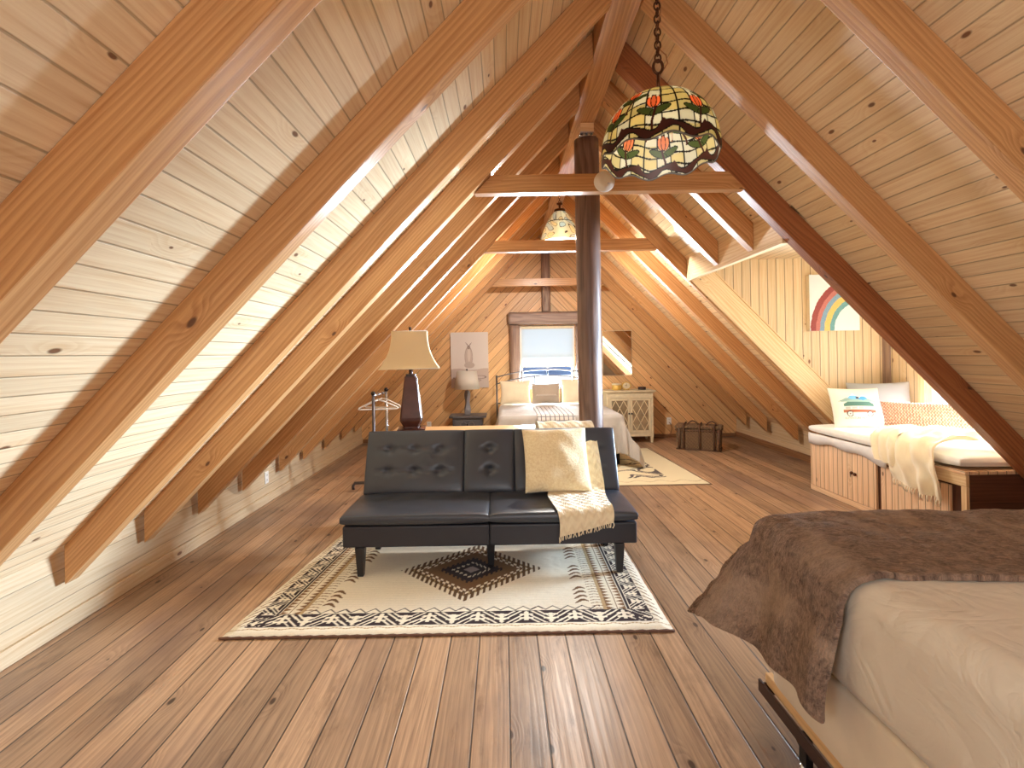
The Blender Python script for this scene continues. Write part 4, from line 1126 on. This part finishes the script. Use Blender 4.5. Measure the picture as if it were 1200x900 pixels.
# ------------------------------------------------------------------ mirrored cabinet with things on top
cb = thing('cabinet', 'cream cabinet with two lattice mirrored doors by the far wall', 'cabinet', (1.93, 7.82, 0))
cx0, cx1, cy0, cy1 = 1.575, 2.285, 7.66, 8.00
g = G()
g.box(cx0, cx0+.035, cy0, cy1, .10, .77); g.box(cx1-.035, cx1, cy0, cy1, .10, .77); g.box(cx0+.035, cx1-.035, cy0, cy1, .10, .155); g.box(cx0+.035, cx1-.035, cy0, cy1, .69, .77); g.box(cx0+.035, cx1-.035, cy1-.02, cy1, .155, .69)
g.build('cabinet_body', CREAM_P, cb, bevel=.003)
g = G(); g.box(cx0-.035, cx1+.035, cy0-.03, cy1+.02, .785, .808); g.box(cx0-.018, cx1+.018, cy0-.015, cy1+.01, .77, .785); g.build('cabinet_top', CREAM_P, cb, bevel=.004)
for x in (cx0+.025, cx1-.025):
    for y in (cy0+.025, cy1-.025):
        g = G(); a, b = .016, .024
        g.hexa([(x-a, y-a, 0), (x+a, y-a, 0), (x+a, y+a, 0), (x-a, y+a, 0), (x-b, y-b, .1), (x+b, y-b, .1), (x+b, y+b, .1), (x-b, y+b, .1)], (0, 0, 1)); g.build('leg', CREAM_P, cb, bevel=.003)
for s in (0, 1):
    a = cx0+.038+s*.318; b = a+.315; z0, z1 = .158, .687; y = cy0-.004
    g = G(); f = .035
    for q in ((a, a+f, z0, z1), (b-f, b, z0, z1), (a+f, b-f, z0, z0+f), (a+f, b-f, z1-f, z1)): g.box(q[0], q[1], y, y+.022, q[2], q[3])
    d = g.build('door', CREAM_P, cb, bevel=.003)
    g = G(); g.box(a+f, b-f, y+.014, y+.018, z0+f, z1-f); g.build('mirror_panel', OLDMIRROR, d)
    g = G(); W = b-a-2*f; H = z1-z0-2*f; ax, az = a+f, z0+f
    for (p, q) in [((0, .25), (.5, .75)), ((.5, .25), (1, .75)), ((0, .75), (.5, .25)), ((.5, .75), (1, .25)), ((0, .75), (.25, 1)), ((.25, 1), (.5, .75)), ((.5, .75), (.75, 1)), ((.75, 1), (1, .75)), ((0, .25), (.25, 0)), ((.25, 0), (.5, .25)), ((.5, .25), (.75, 0)), ((.75, 0), (1, .25))]:
        P0 = Vector((ax+W*p[0], y+.010, az+H*p[1])); P1 = Vector((ax+W*q[0], y+.010, az+H*q[1]))
        dd = (P1-P0); L = dd.length; M = Matrix.Translation(P0) @ Matrix.Rotation(-math.atan2(dd.z, dd.x), 4, 'Y')
        g.box(0, L, -.004, .004, -.005, .005, grain=(1, 0, 0), M=M)
    g.build('lattice', CREAM_P, d)
    g = G(); kx = b-.018 if s == 0 else a+.018; g._ell((kx, y-.012, .455), (.013, .013, .013), 12, 8, 0); g.tube([(kx, y-.008, .455), (kx, y, .455)], .006, 8); g.build('knob', BLACK_M, d)
bxo = thing('trinket_box', 'small gold round box on the cabinet, left of the clock', 'box', (1.76, 7.80, .809))
g = G(); g.lathe([(.0, 0), (.062, 0), (.066, .01), (.064, .075), (.060, .078), (.0, .078)], n=28, sx=1.15); g.build('box_body', GOLD, bxo, local=True)
g = G(); g.lathe([(.0, .079), (.067, .079), (.068, .094), (.05, .104), (.0, .106)], n=28, sx=1.15); g.build('lid', CREAM_P, bxo, local=True)
ck = thing('desk_clock', 'small cream and gold round clock standing on the cabinet', 'clock', (1.905, 7.79, .809))
g = G(); P = [[(r*math.cos(2*PI*i/36), y, .066+r*.85*math.sin(2*PI*i/36)) for (r, y) in [(0, -.02), (.058, -.02), (.068, -.026), (.074, -.018), (.072, .02), (0, .024)]] for i in range(36)]
g.grid(P, closed=True); g.build('clock_case', GOLD, ck, local=True)
g = G(); P = [[(r*math.cos(2*PI*i/36), -.0215, .066+r*.85*math.sin(2*PI*i/36)) for r in (0, .057)] for i in range(36)]; g.grid(P, closed=True); g.build('clock_face', CREAM_P, ck, local=True)
g = G(); g.tube([(0, -.024, .066), (.0, -.024, .10)], .0025, 6); g.tube([(0, -.024, .066), (-.026, -.024, .075)], .0025, 6); g._ell((0, -.024, .066), .006, 8, 6, 0); g.build('clock_hands', BLACK_M, ck, local=True)
for x in (-.035, .035):
    g = G(); g.box(x-.01, x+.01, -.015, .015, 0, .012); g.build('foot', GOLD, ck, local=True)
bk = thing('dark_tin', 'small dark oval tin at the right end of the cabinet top', 'tin', (2.15, 7.79, .809))
g = G(); g.lathe([(0, 0), (.048, 0), (.052, .006), (.050, .030), (0, .030)], n=28, sx=1.2); g.build('tin_body', plain('dark_tin_paint', lin(58, 48, 46), .35, .3), bk, local=True)
g = G(); g.lathe([(.052, .031), (.053, .042), (.03, .046), (0, .046)], n=28, sx=1.2); g.build('lid', BROWN_MET, bk, local=True)

# mirror, pictures, sockets
mr = thing('wall_mirror', 'frameless rectangular mirror on the far wall above the cabinet', 'mirror', (1.85, YB-.012, 1.02))
g = G(); g.box(1.60, 2.08, YB-.016, YB-.002, 1.02, 1.75); g.build('backing', CREAM_P, mr)
g = G(); g.box(1.606, 2.074, YB-.021, YB-.0165, 1.026, 1.744); g.build('mirror_pane', MIRROR, mr, bevel=.002)
def art_hare():
    nx, nz = 150, 220; w, h = .607, .897
    x = np.linspace(0, w, nx+1)[:, None]*np.ones((1, nz+1)); z = np.ones((nx+1, 1))*np.linspace(0, h, nz+1)[None, :]
    bg = np.array(lin(216, 206, 198)); col = np.ones((nx+1, nz+1, 3))*bg
    low = z < .30+.012*np.sin(x*14); col[low] = np.array(lin(190, 172, 162))
    k = sm(.30, .26, z)
    body = ((x-.29)/.062)**2+((z-.50)/.155)**2 < 1; col[body] = np.array(lin(190, 174, 164))
    inn = ((x-.295)/.026)**2+((z-.53)/.11)**2 < 1; col[inn] = np.array(lin(208, 194, 184))
    edge = np.abs(np.sqrt(((x-.29)/.062)**2+((z-.50)/.155)**2)-1) < .06; col[edge] = np.array(lin(168, 150, 140))
    haun = ((x-.30)/.085)**2+((z-.365)/.05)**2 < 1; col[haun] = np.array(lin(184, 168, 158))
    head = ((x-.292)/.026)**2+((z-.655)/.032)**2 < 1; col[head] = np.array(lin(150, 134, 126))
    for s in (-1, 1):
        ear = (np.abs(x-.292-s*(z-.66)*.55) < .006) & (z > .66) & (z < .715); col[ear] = np.array(lin(140, 122, 116))
        for kk in range(3): col[((x-.292-s*(.030+.008*kk))**2+(z-.70-.014*kk)**2) < .0055**2] = np.array(lin(130, 112, 106))
    for (cx, cz, a) in ((.10, .16, .06), (.47, .17, .09), (.43, .12, .05), (.20, .10, .07)):
        r = np.sqrt(((x-cx)/a)**2+((z-cz)/(a*.28))**2); col[np.abs(r-1) < .16] = np.array(lin(138, 122, 118))
    return w, h, nx, nz, col
w_, h_, nx, nz, col = art_hare()
ar = thing('canvas_picture', 'pale canvas print of a hare on the far wall behind the small lamp', 'picture', (-.55, YB-.02, .866))
g = G(); P = [[(-.853+w_*i/nx, YB-.030, .866+h_*j/nz) for j in range(nz+1)] for i in range(nx+1)]
g.grid(P, smooth=False); g.build('print', colattr('canvas_print', .8, 700, .2, .001), ar, cols=col.reshape(-1, 3))
g = G(); g.box(-.853, -.853+w_, YB-.029, YB-.002, .866, .866+h_); g.build('canvas_frame', CREAMC, ar)
def art_rainbow():
    n = 150; w, h = .50, .565
    x = np.linspace(0, w, n+1)[:, None]*np.ones((1, n+1)); z = np.ones((n+1, 1))*np.linspace(0, h, n+1)[None, :]
    col = np.ones((n+1, n+1, 3))*np.array(lin(226, 236, 238))
    r = np.hypot((x-.50)*1.0, (z+.0)*.90)+.0015*np.sin(z*60+np.sin(x*40))+.001*np.sin(x*150+z*90)
    for (a, b, c) in ((.44, .495, (150, 78, 74)), (.40, .44, (188, 118, 108)), (.355, .40, (128, 158, 178)), (.30, .355, (226, 190, 112)), (.255, .30, (110, 156, 156))):
        col[(r > a) & (r < b)] = np.array(lin(*c))
    rr = np.random.RandomState(4).rand(n+1, n+1, 1); m = (r > .255) & (r < .495); col[m] *= (.85+.3*rr)[m]
    return w, h, n, col
w_, h_, n_, col = art_rainbow()
YC = DY1+.045
ra = thing('canvas_picture', 'white canvas with a painted rainbow on the boards above the window seat', 'picture', (3.32, YC-.03, 1.578))
g = G(); P = [[(3.085+w_*i/n_, YC-.058, 1.578+h_*j/n_) for j in range(n_+1)] for i in range(n_+1)]
g.grid(P, smooth=False); g.build('painting', colattr('rainbow_paint', .8), ra, cols=col.reshape(-1, 3))
g = G(); g.box(3.085, 3.085+w_, YC-.057, YC-.002, 1.578, 1.578+h_); g.build('canvas_frame', CREAMC, ra, bevel=.003)
def outlet(loc, rz, label):
    o = thing('wall_outlet', label, 'outlet', loc, rz, 'wall outlets')
    g = G(); g.box(-.036, .036, -.006, 0, -.058, .058); g.build('cover_plate', PLASTIC, o, local=True, bevel=.003)
    for z in (-.024, .024):
        g = G(); g.box(-.016, .016, -.008, -.0062, z-.014, z+.014); s = g.build('socket', PLASTIC, o, local=True, bevel=.003)
        g = G()
        for x in (-.006, .006): g.box(x-.0015, x+.0015, -.0086, -.0081, z-.005, z+.007)
        g.box(-.002, .002, -.0086, -.0081, z-.011, z-.007); g.build('slots', DARKHOLE, s, local=True)
    return o
outlet((XK0+.001, 4.84, .245), rad(90), 'white outlet on the left knee wall between two rafter feet')
outlet((-1.225, YB-.001, .27), 0, 'white outlet on the far wall left of the nightstand')
outlet((2.667, YB-.001, .27), 0, 'white outlet on the far wall between the cabinet and the basket')
g = G(); g.tube([(2.667, YB-.012, .245), (2.675, YB-.035, .235), (2.70, YB-.045, .17), (2.68, YB-.05, .09), (2.60, YB-.06, .02), (2.50, YB-.05, .008), (2.38, YB-.03, .007)], .005, 8)
tag(g.build('power_cord', plain('brown_cord', lin(110, 78, 54), .5), origin=(2.667, YB-.012, .245)), 'thin cord hanging from the outlet beside the basket', 'cord')

# ------------------------------------------------------------------ wicker trunk
wb = thing('wicker_basket', 'woven wicker trunk basket with lid and loop handles by the right far corner', 'basket', (2.77, 7.12, 0), rad(-27))
W, D, H = .60, .30, .30
g = G()
def wall(x0, x1, y0, y1, z0, z1, nrm):
    pass
g.hexa([(-W/2+.015, -D/2+.015, .006), (W/2-.015, -D/2+.015, .006), (W/2-.015, D/2-.015, .006), (-W/2+.015, D/2-.015, .006), (-W/2, -D/2, H), (W/2, -D/2, H), (W/2, D/2, H), (-W/2, D/2, H)], (1, 0, 0))
g.build('basket_body', WICKER, wb, local=True, bevel=.02, seg=3)
g = G(); g.box(-W/2-.012, W/2+.012, -D/2-.012, D/2+.012, H+.002, H+.045, grain=(1, 0, 0)); g.build('lid', WICKER, wb, local=True, bevel=.018, seg=3)
for x in (-.19, .02, .21):
    g = G(); g.tube([(x, -D/2+.012, .012), (x, -D/2-.013, .12), (x, -D/2-.016, H-.01), (x, -D/2-.024, H+.03), (x, -D/2+.0, H+.056), (x, D/2-.02, H+.056)], .013, 8); g.build('strap', WICKERD, wb, local=True)
for x in (-.25, .27):
    g = G(); g.tube([(x, -D/2+.004, .02), (x, -D/2-.004, H)], .016, 8); g.build('corner_post', WICKERD, wb, local=True)
for cx in (-.08, .17):
    g = G(); g.tube([(cx-.075+.15*k/12, -.02, H+.045+.055*math.sin(PI*k/12)) for k in range(13)], .009, 8); g.build('handle', WICKERD, wb, local=True)
for z in (.012, H-.02):
    g = G(); a, b = W/2+.006, D/2+.006; q = .015 if z < .1 else .003
    g.tube([(-a+q, -b+q, z), (a-q, -b+q, z), (a-q, b-q, z), (-a+q, b-q, z)], .011, 8, closed=True); g.build('rim', WICKERD, wb, local=True)

# ------------------------------------------------------------------ window seat
def bxf(y): return 3.05+(4.88-y)*.02      # front line of the seat, slightly askew
wsn = thing('window_seat', 'built-in pine plank bench under the dormer window', 'bench', (3.4, 4.1, 0))
g = G(); y0, y1 = 3.335, 4.99
def fr_box(g, ya, yb, z0, z1, d0, d1, grain=(0, 0, 1)):
    """board following the front line: d = depth behind the front"""
    g.hexa([(bxf(ya)+d0, ya, z0), (bxf(ya)+d1, ya, z0), (bxf(yb)+d1, yb, z0), (bxf(yb)+d0, yb, z0), (bxf(ya)+d0, ya, z1), (bxf(ya)+d1, ya, z1), (bxf(yb)+d1, yb, z1), (bxf(yb)+d0, yb, z1)], grain)
g.hexa([(bxf(y0)+.02, y0+.02, .0), (DW-.03, y0+.02, .0), (DW-.03, y1, .0), (bxf(y1)+.02, y1, .0), (bxf(y0)+.02, y0+.02, .535), (DW-.03, y0+.02, .535), (DW-.03, y1, .535), (bxf(y1)+.02, y1, .535)], (0, 0, 1))
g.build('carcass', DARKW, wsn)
g = G(); g.hexa([(bxf(y0)-.012, y0, .537), (DW-.03, y0, .537), (DW-.03, y1, .537), (bxf(y1)-.012, y1, .537), (bxf(y0)-.012, y0, .56), (DW-.03, y0, .56), (DW-.03, y1, .56), (bxf(y1)-.012, y1, .56)], (0, 1, 0)); g.build('seat_board', BENCHW, wsn, bevel=.003)
g = G(); fr_box(g, 4.13, 4.98, .055, .535, -.002, .018); g.build('plank_door', BENCHW, wsn, bevel=.002)
g = G(); fr_box(g, 4.11, 4.99, .0, .05, .0, .019, (0, 1, 0)); g.build('plinth', BENCHW, wsn, bevel=.002)
g = G(); fr_box(g, 3.335, 4.08, .455, .535, -.006, .018, (0, 1, 0)); g.build('apron_board', JAMB, wsn, bevel=.003)
g = G(); fr_box(g, 3.46, 4.08, .03, .44, .0, .018); g.build('plank_door', BENCHW, wsn, bevel=.002)
g = G(); fr_box(g, 3.335, 3.375, .0, .454, -.004, .018); g.build('end_stile', JAMB, wsn, bevel=.002)
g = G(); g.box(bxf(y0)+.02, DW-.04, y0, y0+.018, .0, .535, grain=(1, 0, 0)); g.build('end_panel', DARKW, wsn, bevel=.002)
for y in (4.40, 4.36):
    g = G(); g._ell((bxf(y)-.012, y, .30 if y > 4.38 else .295), .014, 10, 8, 0); g.build('knob', BRONZE, wsn)
# cushion
g = G(); A, B = cushion(1.62, .90, .105, 36, .13, .004, (), .006, 3.0, m=24)
P = []
def sq(p):
    yy = 4.17+p[0]; fx = bxf(yy)-.02; s = (p[1]+.45)/.90; return Vector((fx+(DW-.05-fx)*s, yy, .614+p[2]))
M4 = [[sq((-p[0], p[1], p[2])) for p in r] for r in A]; M5 = [[sq((-p[0], p[1], p[2])) for p in r] for r in B]
uvc = [[(p[0], p[1]) for p in r] for r in A]
g.grid(M4, uv=uvc, flip=True); g.grid(M5, uv=uvc)
sc = tag(g.build('seat_cushion', WHITEC, origin=(3.4, 4.17, .56)), 'long white mattress cushion on the window seat', 'cushion')
g = G(); P = []
for i in range(31):
    y = 4.97-.98*i/30; lo = .545-.075*(1-.25*math.sin(i/30*PI))-.012*math.sin(i*.5)-.03*float(sm(.5, 1, i/30))
    P.append([(bxf(y)-.022-.003*math.sin(i*.9), y, .572), (bxf(y)-.024-.004*math.sin(i*.8), y, (.572+lo)/2), (bxf(y)-.020, y, lo)])
g.grid(P); o = g.build('skirt', plain('pale_lining', lin(222, 218, 214), .85, nscale=12, namt=.03), None, solid=.004)
o.parent = sc; o.data.transform(Matrix.Translation(-Vector(sc.location)))

# van pillow
def vancol(x, y):
    cream = np.array(lin(238, 232, 214))
    if x is None: return cream
    X, Y = x/.2, y/.2
    c = cream
    # snow peaks
    for (px, py, w, h, cc) in ((-.18, .62, .34, .30, (120, 186, 224)), (.22, .56, .26, .28, (86, 160, 206)), (-.46, .42, .36, .18, (142, 168, 158)), (.42, .36, .40, .16, (150, 178, 170)), (-.1, .34, .7, .14, (158, 186, 172))):
        t = (py-Y)/h
        if 0 <= t <= 1 and abs(X-px) < w*t:
            c = np.array(lin(*cc)) if not (t < .35 and py > .5) else np.array(lin(226, 238, 246))
    if abs(X+.02) < .05 and abs(Y-.40) < .04: c = np.array(lin(70, 64, 70))
    # van body
    if abs(X) < .66 and -.48 < Y < .22:
        top = .20-.10*max(0, abs(X)-.45)/.2
        if -.02 < Y < top and abs(X) < .62: c = np.array(lin(86, 122, 108))
        elif -.02 >= Y > -.17 and abs(X) < .63:
            c = np.array(lin(232, 226, 210))
            if abs(((X+.6) % .26)-.13) < .10 and -.05 > Y > -.145: c = np.array(lin(176, 176, 170))
        elif -.17 >= Y > -.31 and abs(X) < .66: c = np.array(lin(164, 98, 72))
        elif -.31 >= Y > -.36 and abs(X) < .66: c = np.array(lin(222, 214, 196))
    for wx in (-.42, .40):
        r = math.hypot(X-wx, Y+.37)
        if r < .135: c = np.array(lin(66, 60, 58))
        if r < .10: c = np.array(lin(226, 222, 210))
        if r < .03: c = np.array(lin(110, 104, 100))
    return c
vm = frame_m((3.325, 4.72, .832), (1, -.22, 0), (.10, .42, 1))
vw, vh, vT = .43, .40, .15
vp, VA = pillow('throw_pillow', 'cream square pillow printed with a camper van and mountains', 'pillow', vm, vw, vh, vT, colattr('printed_cotton', .9, 900, .3, .001), 'pillows on the window seat', n=110, power=.40, wr=.006, seed=6.0, colf=vancol)
# lettering under the van
cu = bpy.data.curves.new('lettering', 'FONT'); cu.body = 'ADVENTURE MOUNTAINS'; cu.size = .034; cu.align_x = 'CENTER'; cu.extrude = 0
to = bpy.data.objects.new('tmp_text', cu); C.objects.link(to)
bpy.context.view_layer.update()
tm = bpy.data.meshes.new_from_object(to.evaluated_get(bpy.context.evaluated_depsgraph_get())); bpy.data.objects.remove(to)
wid = max(v.co.x for v in tm.vertices)-min(v.co.x for v in tm.vertices); sc_ = .27/wid
for v in tm.vertices:
    x, y = v.co.x*sc_, -.125+v.co.y*1.0*.75
    u, w2 = x/(vw/2), y/(vh/2); e = max(0, (1-u*u)*(1-w2*w2))
    v.co = vm @ Vector((x, y, vT/2*e**.40+.007))-Vector(vp.location)
tm.name = 'lettering'; tm.materials.clear(); tm.materials.append(plain('print_grey', lin(120, 108, 100), .9))
o = bpy.data.objects.new('lettering', tm); C.objects.link(o); o.parent = vp
# grey piped pillow behind, pink lumbar in front
gm = frame_m((3.61, 4.80, .845), (1, -.50, .04), (.16, .34, 1))
gp, GA = pillow('throw_pillow', 'grey piped pillow standing behind the pink one on the window seat', 'pillow', gm, .50, .46, .16, plain('slate_cotton', lin(176, 178, 182), .8, bscale=600, bstr=.2), 'pillows on the window seat', n=32, power=.42, wr=.010, seed=8.0)
g = G(); edge = [gm @ Vector(GA[i][0]) for i in range(33)]+[gm @ Vector(GA[32][j]) for j in range(1, 33)]+[gm @ Vector(GA[i][32]) for i in range(31, -1, -1)]+[gm @ Vector(GA[0][j]) for j in range(31, 0, -1)]
g.tube(edge, .005, 6, closed=True); o = g.build('piping', GREYC, None); o.parent = gp; o.data.transform(Matrix.Translation(-Vector(gp.location)))
pk = frame_m((3.53, 4.17, .785), (1, -.62, 0), (.25, .42, 1))
pillow('throw_pillow', 'long pink and white chunky knit lumbar pillow on the window seat', 'pillow', pk, .62, .31, .17, PINK, 'pillows on the window seat', n=44, power=.36, wr=.006, seed=9.0)

# cream fringed throw on the window seat: lies on the cushion, spills over the front
th_, ttop = ribbon([((3.770, 3.460, 0.700), (.10, .30, 0)), ((3.610, 3.540, 0.712), (.10, .40, 0)), ((3.430, 3.640, 0.735), (.10, .46, 0)), ((3.275, 3.730, 0.735), (.06, .44, 0)), ((3.125, 3.750, 0.720), (.03, .42, .01)), ((3.040, 3.730, 0.685), (.0, .40, .02)), ((3.000, 3.690, 0.580), (-.02, .38, .02)), ((2.995, 3.650, 0.460), (-.02, .40, .04)), ((3.005, 3.640, 0.370), (-.02, .40, .06))],
                   None, .030, CREAMC, 'fringed_throw', 'cream fringed throw crumpled over the front of the window seat', 'blanket', 90, .030, 5.0)
g = G()
for j in range(0, 27):
    p = ttop[-1][j]; g.tube([p, p+Vector((-.004, .004*math.sin(j*2), -.02)), p+Vector((0, .008*math.sin(j*4), -.042))], .0035, 5)
o = g.build('fringe', CREAMC, None); o.parent = th_; o.data.transform(Matrix.Translation(-Vector(th_.location)))
th2, t2 = ribbon([((3.330, 3.850, 0.725), (.18, .12, 0)), ((3.215, 3.960, 0.740), (.16, .22, 0)), ((3.095, 4.000, 0.725), (.12, .28, 0)), ((3.020, 3.970, 0.675), (.03, .30, .02)), ((2.990, 3.930, 0.580), (0, .26, .02)), ((2.985, 3.900, 0.500), (0, .22, .03))],
                 None, .022, CREAMC, 'throw_fold', '', '', 60, .018, 7.0)
for k in ('label', 'category'):
    if k in th2: del th2[k]
off = Vector(th2.location)-Vector(th_.location); th2.parent = th_; th2.location = off

# ------------------------------------------------------------------ light
w = bpy.data.worlds.new('sky'); bpy.context.scene.world = w; w.use_nodes = True
bgn = w.node_tree.nodes['Background']; bgn.inputs[0].default_value = (.80, .90, 1.0, 1); bgn.inputs[1].default_value = 1.7
def area(name, loc, rot, sx, sy, power, col, spread=180):
    L = bpy.data.lights.new(name, 'AREA'); L.shape = 'RECTANGLE'; L.size = sx; L.size_y = sy; L.energy = power; L.color = col
    o = bpy.data.objects.new(name, L); C.objects.link(o); o.location = loc; o.rotation_euler = rot; L.spread = rad(spread); return o
# daylight outside dormer and gable; the lights behind the camera are added fill
area('dormer_daylight', (DW+1.9, (DWY0+DWY1)/2+.68, 1.38), (0, rad(90), rad(22)), 1.5, 1.9, 1750, (.62, .80, 1.0), 140)
area('gable_daylight', (.715, YB+.2, 1.03), (rad(-90), 0, 0), .84, .34, 120, (.82, .91, 1.0), 85)
area('front_fill_light', ((FH[0]+FH[1])/2, YF-.2, (FH[2]+FH[3])/2), (rad(90), 0, 0), FH[1]-FH[0], FH[3]-FH[2], 34, (.90, .95, 1.0))  # fill for the added front window, out of view
sk = area('roof_fill_light', ((KX0+KX1)/2-.12, (KY0+KY1)/2, UL((KX0+KX1)/2)+RD+.14), (0, 0, 0), 1.05, .9, 30, (.80, .90, 1.0))  # fill for the added roof window, out of view
sk.rotation_euler = Vector((TN, .45, -1)).to_track_quat('-Z', 'Y').to_euler()
def bulb(name, loc, power, r, col):
    L = bpy.data.lights.new(name, 'POINT'); L.energy = power; L.shadow_soft_size = r; L.color = col
    o = bpy.data.objects.new(name, L); C.objects.link(o); o.location = loc
bulb('pendant_fill_light', (.635, 5.40, 2.60), 170, .06, (1.0, .97, .92))  # light added at the far pendant to brighten that end of the room
bulb('tulip_pendant_fill', (.615, 1.92, 2.20), 3, .05, (1.0, .97, .92))  # weak light added inside the dome to lift the glass

# ------------------------------------------------------------------ camera
cam = bpy.data.cameras.new('camera'); co = bpy.data.objects.new('camera', cam); C.objects.link(co)
cam.sensor_width = 36; cam.lens = 36*585/1200; cam.clip_start = .03; cam.clip_end = 1000
cam.shift_x = 10/1200; cam.shift_y = -35/1200
co.matrix_world = Matrix.Translation((0, 0, 1.4)) @ Matrix.Rotation(rad(90), 4, 'X') @ Matrix.Rotation(rad(-1.0), 4, 'Z')
sc0 = bpy.context.scene; sc0.camera = co
sc0.view_settings.view_transform = 'Standard'; sc0.view_settings.look = 'None'; sc0.view_settings.exposure = 0.12; sc0.view_settings.gamma = 1.0; sc0.view_settings.use_curve_mapping = False
sc0.cycles.max_bounces = 10; sc0.cycles.diffuse_bounces = 6; sc0.cycles.glossy_bounces = 4; sc0.cycles.transparent_max_bounces = 8; sc0.cycles.transmission_bounces = 4
sc0.cycles.sample_clamp_indirect = 6.0; sc0.cycles.use_denoising = True
sc0.cycles.caustics_reflective = False; sc0.cycles.caustics_refractive = False
